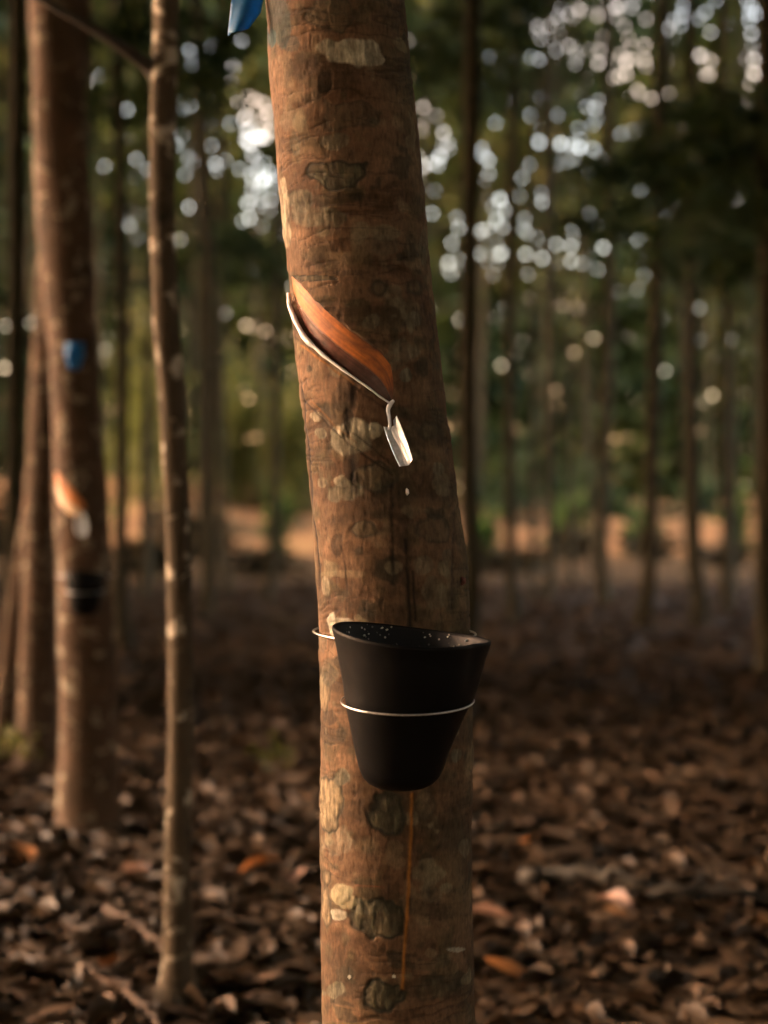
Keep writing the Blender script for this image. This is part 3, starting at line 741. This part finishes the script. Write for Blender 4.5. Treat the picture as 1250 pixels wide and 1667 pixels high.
sap_branch = [P(266, 150, YS), P(246, 112, YS), P(205, 80, YS - .03), P(150, 45, YS - .05), P(90, 12, YS - .06), P(40, -18, YS - .05), P(-30, -60, YS - .02)]
traced_tree('young_tree', 'slim pale young tree forking near the top left of the photo', 'tree',
    [(-40, 250, 292), (40, 250, 290), (110, 246, 289), (160, 244, 286), (250, 243, 284), (350, 243, 284), (450, 246, 289), (550, 250, 294), (650, 257, 302), (750, 263, 306), (900, 269, 312), (1050, 272, 315), (1200, 272, 314), (1350, 268, 313), (1450, 266, 312), (1560, 265, 314), (1600, 259, 322), (1626, 242, 338)],
    YS, M['sapling_bark'], (1.0, .9, 1500, .2), seed=5, rough=.13, top=1.6)
sap = [x for x in col.objects if x.name.startswith('young_tree')][0]
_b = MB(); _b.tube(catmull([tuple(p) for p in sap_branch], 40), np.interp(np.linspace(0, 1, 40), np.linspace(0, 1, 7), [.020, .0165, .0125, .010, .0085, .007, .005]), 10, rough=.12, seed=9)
local(_b.build('branch', M['dark_twig'], sap), sap)  # backlit branch: its darkness is put into the wood colour

# cut, spout, cup and blue mark on the left tapped tree
def near_A(px, py, off=0.0):
    l = np.interp(py, [500, 600, 700, 800, 900, 1000, 1100], [70, 80, 84, 88, 92, 95, 97]); r = np.interp(py, [500, 600, 700, 800, 900, 1000, 1100], [157, 161, 167, 174, 180, 186, 190])
    s = max(-.98, min(.98, (px - (l + r) / 2) / ((r - l) / 2))); rad = (r - l) / 2 / F * YA
    Y = YA - (rad + off) * math.sqrt(1 - s * s)
    return P(px, py, Y)
def sheet_on_A(name, top, bot, off, mat, parent, n=24, m=6):
    T, B_ = catmull([(*p, 0) for p in top], n), catmull([(*p, 0) for p in bot], n)
    G = np.array([[tuple(near_A(*(T[i] * (1 - t) + B_[i] * t)[:2], off * (1 - .0 * t))) for i in range(n)] for t in np.linspace(0, 1, m)])
    b = MB(); b.grid(G); o = b.build(name, mat, parent); local(o, parent)
    s = o.modifiers.new('thickness', 'SOLIDIFY'); s.thickness = .004; s.offset = -1
    return o
M['cut2'] = simple('raw_cut_wood', (0.42, 0.14, 0.025), 0.6, vary=.3, scale=30)
M['cut_pale'] = simple('pale_cut_bark', (0.58, 0.40, 0.24), 0.5, vary=.12, scale=30)
sheet_on_A('tapping_panel', [(86, 762), (97, 772), (115, 792), (137, 818)], [(86, 776), (100, 800), (118, 822), (139, 830)], .004, M['cut2'], tA)
sheet_on_A('latex_stream', [(86, 774), (98, 798), (116, 820), (136, 832)], [(86, 800), (96, 815), (112, 836), (132, 843)], .007, M['latex'] if False else M['cut_pale'], tA)
def small_spout():
    a = near_A(131, 838, .004)
    root = thing('latex_spout', 'whitish blurred spout on the left tapped tree above the smaller cup', 'spout', a)
    e = P(134, 874, a.y - .03); ax = (e - a).normalized(); out = Vector((.1, -.95, .2)); out = (out - ax * out.dot(ax)).normalized(); ac = ax.cross(out)
    rows = [(a + ax * (e - a).length * t, ac, out) for t in (0, .3, .7, 1)]
    local(gutter(rows, [.012, .019, .021, .014], .012, .001).build('tin_channel', M['latex'], root), root)
small_spout()
def small_cup():
    Yc = YA - .092 - .065; k = Yc / F
    root = thing('latex_cup', 'smaller blurred black cup hung on the left tapped tree', 'cup', P(138, 1000, Yc))
    an = np.linspace(0, 2 * math.pi, 40, endpoint=False)
    prof = [(0, 34), (.02, 34.5), (.3, 31), (.6, 27), (.85, 23), (.95, 18), (1, 8), (1.003, .5)]
    G = [[tuple(P(138, 932, Yc) + Vector((r * k * math.cos(a), r * k * math.sin(a), -70 * k * t - r * k * .06 * math.cos(a) * (1 - t)))) for a in an] for t, r in prof]
    I = [[tuple(P(138, 932, Yc) + Vector(((r - 1.2) * k * math.cos(a), (r - 1.2) * k * math.sin(a), -70 * k * t * .97 - r * k * .06 * math.cos(a) * (1 - t)))) for a in an] for t, r in prof[:-1]]
    b = MB(); b.grid(np.concatenate([np.array(I)[::-1], np.array(G)]), close_u=True)
    local(b.build('cup_body', M['cup'], root), root)
    c = P(138, 962, Yc); w = MB()
    w.tube([tuple(c + Vector((30.5 * k * math.cos(a), 30.5 * k * math.sin(a), 30 * k * math.sin(a) * .1))) for a in an], .0013, 6, closed=True)
    wc = P(139, 935, YA); w.tube([tuple(wc + Vector((.097 * math.cos(a), .097 * math.sin(a), .005 * math.sin(a)))) for a in an], .0013, 6, closed=True)
    local(w.build('bent_wire', M['wire'], root), root)
small_cup()
def small_ribbon():
    root = thing('blue_ribbon', 'small blurred blue ribbon knot on the left tapped tree', 'ribbon', near_A(121, 580, .006))
    b = MB(); p0 = near_A(121, 566, .010)
    G = [[tuple(near_A(121 + (u - .5) * (26 + 6 * math.sin(t * 5)), 562 + 36 * t + 4 * math.sin(u * 3), .008 + .010 * math.sin(t * 3.1) + .004 * math.sin(u * 9))) for u in np.linspace(0, 1, 10)] for t in np.linspace(0, 1, 14)]
    b.grid(np.array(G)); o = local(b.build('ribbon_tail', M['ribbon'], root), root); s = o.modifiers.new('thickness', 'SOLIDIFY'); s.thickness = .0008
    nb = MB(); nb.tube([near_A(108, 560, .006), near_A(116, 564, .016), near_A(126, 564, .016), near_A(136, 560, .006)], [.006, .012, .012, .006], 8)
    local(nb.build('knot', M['ribbon'], root), root)
small_ribbon()

# ------------------------------------------------------------------ rows of rubber trees behind, and round the clearing of the camera
tm = [limb_mesh('trunk', 50 + i, .09, 15.0, ((-.012, .0), (.02, .01), (-.03, .0), (.008, 0), (.03, 0))[i]) for i in range(5)]
cm = [crown_mesh('crown', 70 + i, 2.3, 2.4, 11.6, 3600, .28, nclus=60) for i in range(5)]
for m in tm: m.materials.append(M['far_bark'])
for m in cm: m.materials.append(M['leaf'])
tproto = [bpy.data.objects.new('trunk', m) for m in tm]; cproto = [bpy.data.objects.new('crown', m) for m in cm]
cnt = 0
def row_tree(x, y, width, label, group, crown=True, lean=None, cz=0.0):
    global cnt
    i = cnt % 5; cnt += 1
    root = thing('rubber_tree', label, 'tree', (x, y, float(ground_z(x, y)) if y > 0 else 0.0), group)
    a = tproto[(i * 2 + cnt // 5) % 5].copy(); col.objects.link(a); a.parent = root; s = width / .18; a.scale = (s, s, 1)
    if crown:
        c = cproto[i].copy(); col.objects.link(c); c.parent = root; c.location.z = cz
    root.rotation_euler = (random.uniform(-.035, .035) if y > 20 else 0, random.uniform(-.035, .035) if y > 20 else 0, cnt * 2.399)
    return root
G1 = 'rubber trees in the blurred rows behind'
specific = [  # px at eye level, distance, width px, label
    (757, 13.5, 36, 'dark blurred trunk close to the right side of the in-focus tree'),
    (838, 19.0, 22, 'dark trunk behind the right side, second from the in-focus tree'),
    (893, 24.0, 16, 'thin dark trunk left of the brightest far gap on the right'),
    (984, 23.0, 24, 'dark trunk just right of the middle of the sunlit strip'),
    (1046, 17.5, 26, 'dark trunk standing right across the sunlit strip at right'),
    (1135, 18.5, 26, 'dark trunk near the right end of the sunlit strip'),
    (1184, 21.0, 20, 'dark trunk second from the right picture edge'),
    (1243, 12.0, 36, 'dark trunk cut by the right picture edge'),
    (12, 11.5, 36, 'shaded dark trunk cut by the left picture edge'),
    (205, 15.0, 26, 'dark brown trunk right of the tree with the smaller cup'),
    (338, 20.0, 24, 'dark trunk just right of the slim pale young tree'),
    (372, 27.0, 16, 'thin trunk left of the yellow far gap beside the in-focus tree'),
    (440, 24.0, 20, 'dark trunk close to the left side of the in-focus tree')]
for px, Y, w, lab in specific:
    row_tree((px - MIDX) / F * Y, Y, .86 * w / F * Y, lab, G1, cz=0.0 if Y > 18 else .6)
low = crown_mesh('low_bough', 95, 2.0, 1.2, 0, 1300, .34, nclus=26, spread=.40); low.materials.append(M['teal_leaf'])
k_ = 0
for o in [x for x in col.objects if x.get('group') == G1]:
    for i_, px_, py_, s_ in ((5, 1165, 250, .46), (1, 775, 85, .46), (9, 232, 110, .44), (7, 1235, 330, .50), (4, 1030, 330, .36), (6, 1190, 400, .5), (12, 380, 420, .34)):
        if k_ == i_:
            Y = o.location.y; c = bpy.data.objects.new('low_bough', low); col.objects.link(c); c.parent = o
            q = P(px_, py_, Y) - o.location; q.rotate(Matrix.Rotation(-o.rotation_euler.z, 3, 'Z'))
            c.location = q; c.scale = (s_, s_, s_); c.rotation_euler.z = k_ * 1.3
    k_ += 1
far_lab = 'thin rubber tree lost in the far blurred rows of the plantation'
taken = [((px - MIDX) / F * Y, Y) for px, Y, *_ in specific]
for row in range(5):
    Y0 = (25, 28.5, 32, 36, 66.5)[row]
    half = Y0 * 0.24 + 2
    for k in range(60):
        x = -half + k * (2.6 if row < 4 else 1.5) + random.uniform(-.5, .5) + (row % 2) * 1.3
        if x > half: break
        y = Y0 + random.uniform(-.8, .8)
        if random.random() < (.22 if row < 4 else .15): continue
        row_tree(x, y, random.uniform(.06, .12) if row < 4 else random.uniform(.15, .3), far_lab, 'far rows of rubber trees', crown=row < 4, cz=(0, .4, 1.0, 2.0, 0)[row] + random.uniform(0, .8))
# unseen trees added round the camera to shade from above and from the right
side_lab = 'unseen rubber tree of the same rows added to shade the scene'
for x, y in [(2.6, 2.6), (2.8, 6.2), (3.4, 9.8), (6.0, 1.0), (6.2, 5.0), (6.6, 9.0), (5.4, 13.0), (9.6, 3.0), (9.8, 7.5), (9.4, 12.0), (2.4, -1.4), (5.8, -2.6), (9.2, -1.6), (-0.6, -3.0), (2.6, -5.2), (6.0, -6.4), (9.0, -5.6), (-1.6, -6.4), (6.8, 17), (8.6, 21), (0.6, 10.0), (0.2, 6.6)]:
    if 1.0 > abs(x) and y > 0:
        continue
    row_tree(x, y, .18, side_lab, 'unseen rubber trees added for shade', crown=True, cz=-4.8)

# ------------------------------------------------------------------ far wood with gaps of sky
def far_wood():
    r = np.random.default_rng(21)
    holes = []
    def cl(cx, cy, sx, sy, n, r0=2.6, r1=5.0):
        for _ in range(n): holes.append((r.normal(cx, sx), r.normal(cy, sy), r.uniform(r0, r1)))
    def box(x0, x1, y0, y1, n, r0=2.2, r1=4.6):
        for _ in range(n): holes.append((r.uniform(x0, x1), r.uniform(y0, y1), r.uniform(r0, r1)))
    box(845, 1010, 0, 40, 26); box(1040, 1140, 8, 58, 12); box(840, 900, 40, 100, 10); box(915, 990, 60, 115, 9); box(1000, 1050, 80, 125, 5); box(800, 835, 20, 45, 4)
    box(1020, 1100, 130, 215, 10); box(1135, 1160, 85, 130, 4, 3, 6); box(1210, 1250, 0, 40, 5, 3, 5); box(1215, 1245, 80, 130, 5, 3, 6); box(1175, 1210, 25, 45, 2)
    box(835, 890, 145, 235, 9); box(900, 970, 220, 280, 7, 3, 6); box(930, 980, 160, 220, 5)
    holes.extend([(913, 234, 7), (944, 240, 7), (716, 254, 6), (690, 270, 7), (960, 278, 5), (792, 258, 5), (795, 260, 4), (868, 386, 6.5), (922, 372, 7.5), (983, 403, 5), (825, 349, 5), (870, 325, 7), (884, 328, 5.5), (814, 323, 4.5), (817, 370, 4.5), (775, 392, 5),
                  (1031, 213, 5), (1150, 124, 6), (1230, 120, 6), (883, 420, 4.5), (930, 425, 4), (791, 425, 3.6), (735, 395, 3.8), (1040, 389, 4), (1080, 397, 3.4)])
    box(755, 800, 225, 300, 8); box(760, 840, 320, 420, 16); box(840, 950, 370, 440, 12); box(730, 760, 340, 430, 6); box(1060, 1130, 260, 320, 4); box(672, 735, 150, 310, 10)
    box(300, 345, 60, 130, 6); box(340, 400, 60, 140, 8); box(295, 350, 145, 190, 7, 2.6, 5); box(350, 440, 155, 200, 12, 2.6, 5); box(395, 445, 205, 240, 8, 3, 6); box(300, 380, 250, 300, 5); box(395, 450, 270, 330, 10, 2.8, 5); box(380, 440, 330, 390, 6)
    holes.extend([(424, 222, 8), (412, 252, 6), (436, 182, 7), (430, 292, 8), (412, 294, 5), (322, 148, 5), (343, 78, 4.5), (378, 112, 4.5), (358, 266, 5), (406, 355, 5.5), (316, 262, 4.2), (206, 178, 3.6), (186, 180, 2.6), (140, 132, 2.5), (400, 20, 4), (286, 235, 3)])
    box(300, 440, 440, 540, 6, 2, 3.2); box(380, 420, 620, 740, 5, 2.6, 4.2); box(1240, 1290, 0, 400, 12); box(-40, 60, 0, 300, 3); box(1000, 1250, 400, 450, 3, 2, 3)
    box(845, 1140, -14, 110, 48, 2.2, 5.0); box(1140, 1250, 0, 200, 16, 2.5, 5.5); box(980, 1120, 120, 230, 10, 2.2, 4.6); box(800, 1010, 120, 330, 26, 1.6, 3.0); box(720, 990, 330, 450, 26, 1.6, 3.0); box(1010, 1250, 60, 420, 26, 1.6, 3.0)
    box(290, 440, 60, 400, 34, 1.6, 3.0); box(680, 740, 120, 430, 10, 1.6, 3.0); box(150, 290, 60, 320, 8, 1.6, 2.8); box(760, 1250, 440, 620, 3, 1.5, 2.4); box(300, 470, 440, 700, 3, 1.6, 2.6)
    H = np.array(holes); H[:, 2] *= 0.39; k = 70.0 / F
    hx = (H[:, 0] - MIDX) * k; hz = CAMZ + (HORIZ - H[:, 1]) * k; hr = H[:, 2] * k
    def clear(pos, size):
        s = 70.0 / pos[:, 1]; x, z = pos[:, 0] * s, CAMZ + (pos[:, 2] - CAMZ) * s
        ok = np.ones(len(pos), bool)
        for a, b_, c in zip(hx, hz, hr): ok &= np.hypot(x - a, z - b_) > c + size * .42
        return ok
    parts = []
    n = 150000
    pos = np.stack([r.uniform(-26, 26, n), r.uniform(69, 78, n), r.uniform(0.5, 26, n)], 1)
    L = r.uniform(.45, .8, n); ok = clear(pos, L); parts.append((pos[ok], L[ok]))
    n = 17000                                                     # less dense on the flanks
    pos = np.stack([np.where(r.random(n) < .5, -1, 1) * r.uniform(24, 60, n), r.uniform(69, 73, n), r.uniform(.5, 24, n)], 1); parts.append((pos, r.uniform(.8, 1.5, n)))
    m = 330; hi = np.repeat(np.arange(len(H)), m)
    rad = hr[hi] + .08 + np.abs(r.normal(0, .32, len(hi))); a = r.uniform(0, 6.283, len(hi))
    pos = np.stack([hx[hi] + rad * np.cos(a), 70 + r.uniform(-.3, .3, len(hi)), hz[hi] + rad * np.sin(a)], 1)
    L = r.uniform(.22, .40, len(hi)); ok = clear(pos, L); parts.append((pos[ok], L[ok]))
    m = 420; hi = np.repeat(np.arange(len(H)), m)
    rad = hr[hi] + .02 + np.abs(r.normal(0, .17, len(hi))); a = r.uniform(0, 6.283, len(hi))
    pos = np.stack([hx[hi] + rad * np.cos(a), 70 + r.uniform(-.15, .15, len(hi)), hz[hi] + rad * np.sin(a)], 1)
    L = r.uniform(.10, .20, len(hi)); ok = clear(pos, L); parts.append((pos[ok], L[ok]))
    pos = np.concatenate([p for p, _ in parts]); L = np.concatenate([q for _, q in parts])
    V, Q = leaf_cards(pos, L, L * .55, seed=33)
    t = fbm(pos[:, 0] * .35 + 90, pos[:, 2] * .35 + 90, 1.5, 3, 44)
    tint = np.clip(sstep(.3, .7, t) * .75 + r.uniform(-.1, .3, len(pos)), 0, 1)
    o = obj('far_wood', mesh_np('far_wood', V, Q, False, attrs={'tint': np.repeat(tint, 4)}), M['far_leaf'])
    tag(o, 'dark green wood closing the view behind the rows of trunks', 'wood', kind='stuff')
    # unseen leaf mass added beyond the left edge to shade the rows
    n = 27000; y = r.uniform(9.3, 57, n); pos = np.stack([-(y * .25 + 2.2 + r.uniform(0, 2.5, n)), y, .1 + 17 * r.random(n)], 1)
    L = r.uniform(.5, .9, n); V, Q = leaf_cards(pos, L, L * .6, seed=36)
    o = obj('added_shade_leaves', mesh_np('added_shade_leaves', V, Q, False, attrs={'tint': np.repeat(r.uniform(0, .8, len(pos)), 4)}), M['leaf'])
    tag(o, 'dense unseen foliage added outside the left to shade the rows', 'wood', kind='stuff')
    n = 3600; y = 9.3 - 15.3 * r.random(n) ** 1.9; pos = np.stack([r.uniform(-11, -9, n), y, .1 + 12 * r.random(n)], 1)  # unseen leaf screen added on the left to thin the sunlight
    L = r.uniform(.4, .8, n); V, Q = leaf_cards(pos, L, L * .6, seed=37)
    o = obj('added_shade_leaves', mesh_np('added_shade_leaves', V, Q, False, attrs={'tint': np.repeat(r.uniform(0, .8, len(pos)), 4)}), M['leaf'])
    tag(o, 'thin unseen foliage added outside the left to dim and soften the low sun', 'wood', kind='stuff')
    n = 21000; y = np.sqrt(r.uniform(144, 58 * 58, n)); pos = np.stack([r.uniform(-1, 1, n) * (y * .25 + 3), y, 1.02 + .30 * y + 2.2 + r.uniform(0, 2.5, n)], 1)  # unseen leaf layer added over the rows to keep sky light out
    L = r.uniform(.5, .9, n); V, Q = leaf_cards(pos, L, L * .6, seed=38)
    o = obj('added_canopy', mesh_np('added_canopy', V, Q, False, attrs={'tint': np.repeat(r.uniform(0, .8, len(pos)), 4)}), M['leaf'])
    tag(o, 'unseen leaf layer added above the rows to shade them', 'added_canopy', kind='stuff')
    # unseen leaf ring added to the right and behind the camera to block light
    n = 33000; a = r.uniform(R(-184), R(62), n); rad = r.uniform(14, 19, n)
    pos = np.stack([rad * np.cos(a), 2 + rad * np.sin(a), 14 * r.random(n) ** .8 + .1], 1)
    pos = np.concatenate([pos, np.stack([r.uniform(-8.5, 13, 34000), r.uniform(-13, 13, 34000), r.uniform(6.6, 10, 34000)], 1)])      # unseen leaf layer overhead, added to block the sky
    keep = ~((pos[:, 2] < 14.2) & (pos[:, 2] < 1.02 + .34 * pos[:, 1] + 2) & (pos[:, 1] > 0) & (np.abs(pos[:, 0]) < pos[:, 1] * .30 + 1.5)); pos = pos[keep]
    L = r.uniform(.5, .9, len(pos)); V, Q = leaf_cards(pos, L, L * .6, seed=35)
    o = obj('added_shade_leaves', mesh_np('added_shade_leaves', V, Q, False, attrs={'tint': np.repeat(r.uniform(0, .8, len(pos)), 4)}), M['leaf'])
    tag(o, 'dense unseen foliage added at the right, behind and overhead to block light', 'wood', kind='stuff')
far_wood()

# ------------------------------------------------------------------ leaf litter
def litter_mesh(name, pos, L, tint, seed, nl=5, nw=3, tiltmax=.30):
    r = np.random.default_rng(seed); n = len(pos)
    l = np.linspace(0, 1, nl); w = np.linspace(-1, 1, nw)
    LL, WW = np.meshgrid(l, w, indexing='ij')
    prof = np.sin(np.pi * np.clip(LL * .96 + .02, 0, 1)) ** .75
    wid = r.uniform(.16, .26, n)[:, None, None]
    curl = r.normal(0, .32, n)[:, None, None]; cup = r.normal(.5, .6, n)[:, None, None]; tw = r.normal(0, .5, n)[:, None, None]
    x = (LL - .5)[None] * np.ones((n, 1, 1)); y = WW[None] * prof[None] * wid
    z = curl * (x ** 2 - .08) + cup * y ** 2 / wid * .9 + tw * x * y
    loc = np.stack([x, y, z], -1) * L[:, None, None, None]
    yaw = r.uniform(0, 6.283, n); pit = r.normal(0, tiltmax * .5, n); rol = r.normal(0, tiltmax * .6, n)
    cy, sy, cp, sp, c_, s_ = np.cos(yaw), np.sin(yaw), np.cos(pit), np.sin(pit), np.cos(rol), np.sin(rol)
    Rm = np.empty((n, 3, 3))
    Rm[:, 0] = np.stack([cy * cp, cy * sp * s_ - sy * c_, cy * sp * c_ + sy * s_], 1)
    Rm[:, 1] = np.stack([sy * cp, sy * sp * s_ + cy * c_, sy * sp * c_ - cy * s_], 1)
    Rm[:, 2] = np.stack([-sp, cp * s_, cp * c_], 1)
    V = np.einsum('nij,nabj->nabi', Rm, loc) + pos[:, None, None]
    idx = np.arange(n * nl * nw).reshape(n, nl, nw)
    Q = np.stack([idx[:, :-1, :-1], idx[:, :-1, 1:], idx[:, 1:, 1:], idx[:, 1:, :-1]], -1).reshape(-1, 4)
    return mesh_np(name, V.reshape(-1, 3), Q, True, attrs={'tint': np.repeat(tint, nl * nw)})
def build_litter():
    r = np.random.default_rng(77)
    def scatter(y0, y1, dens, L0, L1, wide=.235):
        area = wide * (y1 * y1 - y0 * y0) + 3.4 * (y1 - y0); n = int(area * dens)
        y = np.sqrt(r.uniform(y0 * y0, y1 * y1, n)); x = r.uniform(-1, 1, n) * (y * wide + 1.7)
        L = r.uniform(L0, L1, n); z = ground_z(x, y) + r.uniform(.004, .035, n)
        return np.stack([x, y, z], 1), L
    A = [scatter(1.6, 3.2, 150, .07, .15), scatter(3.2, 7, 950, .05, .13), scatter(7, 13, 330, .06, .15), scatter(13, 30, 60, .08, .20)]
    pos = np.concatenate([a[0] for a in A]); L = np.concatenate([a[1] for a in A])
    tint = np.clip(r.beta(2.2, 3.2, len(pos)) * .95 + .22 * (r.random(len(pos)) < .05), 0, 1)
    o = obj('leaf_litter', litter_mesh('leaf_litter', pos, L, tint, 78), M['litter'])
    tag(o, 'carpet of curled dry brown leaves covering the ground', 'leaf litter', kind='stuff')
    # a few leaves that stand out
    M['gold_leaf'] = simple('orange_dry_leaf', (0.50, 0.20, 0.06), .5, vary=.25, scale=60)
    M['pale_leaf'] = simple('pinkish_dry_leaf', (0.25, 0.15, 0.11), .5, vary=.25, scale=60)
    for px, py, mat, lab, s in [(835, 1592, 'gold_leaf', 'bright orange fallen leaf on the litter right of the main trunk', .14), (38, 1412, 'gold_leaf', 'orange fallen leaf lying before the tapped tree on the left', .16), (176, 1582, 'gold_leaf', 'small orange fallen leaf left of the young tree foot', .09),
                                (424, 1432, 'gold_leaf', 'long orange fallen leaf between the young tree and the main trunk', .16), (860, 1390, 'gold_leaf', 'small orange fallen leaf furthest back on the right', .12), (998, 1490, 'pale_leaf', 'pale pinkish curled leaf under the fallen branch on the right', .13), (800, 1508, 'pale_leaf', 'pale pink fallen leaf touching the right edge of the main trunk', .13), (222, 1440, 'pale_leaf', 'pale curled fallen leaf left of the young tree', .13), (480, 1445, 'pale_leaf', 'pinkish fallen leaf just left of the main trunk', .13)]:
        Y = F * CAMZ / (py - HORIZ); p = P(px, py, Y); p.z = float(ground_z(p.x, p.y)) + .045
        me = litter_mesh('fallen_leaf', np.zeros((1, 3)), np.array([s]), np.array([.9]), int(px), 9, 5, .35)
        o = obj('fallen_leaf', me, M[mat]); o.location = p; tag(o, lab, 'leaf', 'single leaves that stand out')
build_litter()

def stick(label, pts, r0, mat, name='fallen_twig', seed=0):
    w = []
    for px, py, h in pts:
        Y = F * CAMZ / (py - HORIZ); p = P(px, py, Y); p.z = float(ground_z(p.x, p.y)) + h; w.append(p)
    root = w[0].copy(); b = MB()
    C = catmull([tuple(p) for p in w], 24); C[1:-1] += np.random.default_rng(seed).normal(0, r0 * .5, (22, 3))
    b.tube(C, np.linspace(r0, r0 * .5, 24), 8, rough=.2, seed=seed)
    for k in (8, 15):
        d = C[k + 2] - C[k]; d /= np.linalg.norm(d); s = np.array([d[1], -d[0], .5]) * (1 if k == 8 else -1)
        b.tube([C[k], C[k] + d * .06 + s * .05, C[k] + d * .14 + s * .09], [r0 * .6, r0 * .45, r0 * .2], 6)
    o = b.build(name, mat); o.data.transform(Matrix.Translation(-root)); o.location = root
    tag(o, label, 'twig')
stick('long brown twig lying slantwise at the bottom left corner', [(130, 1590, .04), (200, 1625, .05), (270, 1690, .04)], .012, M['twig'], seed=1)
stick('straight brown twig touching the left side of the young tree', [(175, 1505, .05), (225, 1535, .06), (272, 1570, .05)], .011, M['twig'], seed=2)
stick('dark fallen branch lying across the ground at right', [(850, 1455, .05), (940, 1458, .07), (1050, 1475, .06), (1160, 1482, .06), (1290, 1478, .05)], .022, M['dark_twig'], 'fallen_branch', 3)

def seedling(px, py, h, n, label, seed):
    Y = F * CAMZ / (py - HORIZ); p = P(px, py, Y); p.z = float(ground_z(p.x, p.y))
    r = np.random.default_rng(seed)
    root = thing('seedling', label, 'plant', p)
    b = MB()
    for k in range(4):
        a = r.uniform(0, 6.28); b.tube(catmull([(0, 0, -.02), (.02 * math.cos(a), .02 * math.sin(a), h * .5), (.4 * h * math.cos(a), .4 * h * math.sin(a), h * .9)], 8), np.linspace(.004, .0015, 8), 6)
    b.build('stem', M['twig'], root)
    pos = r.normal(0, 1, (n, 3)) * [h * .36, h * .36, h * .18] + [0, 0, h * .85]; L = r.uniform(.25, .45, n) * h
    V, Q = leaf_cards(pos, L, L * .5, seed=seed)
    obj('leaves', mesh_np('leaves', V, Q, False, attrs={'tint': np.repeat(r.uniform(0.3, 1, n), 4)}), M['shrub'], root)
seedling(450, 1272, .13, 34, 'small yellow-green seedling on the litter left of the main trunk', 3)
seedling(14, 1272, .16, 40, 'small green seedling at the foot of the left edge trunks', 4)

# sunlit bushes on the far bank
def bush(px, y, w, h, label, seed, mat='shrub', z=1.2, group='sunlit bushes on the far bank', n=1500):
    r = np.random.default_rng(seed); x = (px - MIDX) / F * y
    root = thing('bush', label, 'bush', (x, y, z), group)
    pos = r.normal(0, 1, (n, 3)) * [w * .4, w * .35, h * .28] + [0, 0, h * .5]; pos[:, 2] = np.abs(pos[:, 2])
    L = r.uniform(.2, .4, n); V, Q = leaf_cards(pos, L, L * .5, seed=seed)
    obj('leaves', mesh_np('leaves', V, Q, False, attrs={'tint': np.repeat(r.uniform(.2, 1, n), 4)}), M[mat], root)
    b = MB()
    for k in range(5):
        a = k * 1.3; b.tube([(0, 0, -.4), (.2 * math.cos(a), .2 * math.sin(a), h * .3), (.5 * w * math.cos(a) * .5, .5 * w * math.sin(a) * .5, h * .6)], [.06, .04, .02], 6)
    b.build('stem', M['far_bark'], root)
r_ = random.Random(4)
for k in range(9):
    px = 20 + k * 150 + r_.uniform(-30, 30)
    if 470 < px < 740: continue
    bush(px, r_.uniform(56, 58), r_.uniform(.4, .8), r_.uniform(.7, 2.0), 'dark low bush in front of the far sunlit strip', 30 + k, 'leaf', -.1, 'low dark bushes before the far strip', 500)
for k in range(20):
    px = 140 + k * 58 + r_.uniform(-24, 24)
    if 480 < px < 730: continue
    bush(px, r_.uniform(64, 66.5), r_.uniform(.5, 1.3), r_.uniform(.9, 2.2), 'dark bush standing along the top of the sunlit bank', 60 + k, 'teal_leaf', r_.uniform(.3, 1.3), 'dark bushes along the top of the bank', 500)
for k in range(10):
    px = 215 + k * 106 + r_.uniform(-26, 26)
    if 490 < px < 730: continue
    bush(px, r_.uniform(34, 50), r_.uniform(.5, 1.0), r_.uniform(.35, .8), 'low dark undergrowth among the far trunk feet', 90 + k, 'undergrowth', 0, 'undergrowth among the far trunks', 260)
for k, (px, w_, h_) in enumerate([(4, 1.0, 2.0), (118, .8, 1.6), (285, .9, 1.7), (345, .7, 1.2)]):
    bush(px, 55 + k * .4, w_, h_, 'dull brown bush hiding the left part of the far strip', 140 + k, 'undergrowth', -.1, 'dull bushes before the left part of the strip', 700)
bush(240, 63, 1.6, 6.0, 'tall yellow-green sunlit bush behind the slim young tree', 1)
bush(385, 64, 1.2, 4.8, 'yellow sunlit bush in the far gap left of the main trunk', 2)
bush(470, 63, 1.0, 4.0, 'low yellowish bush nearest the left edge of the main trunk', 3)
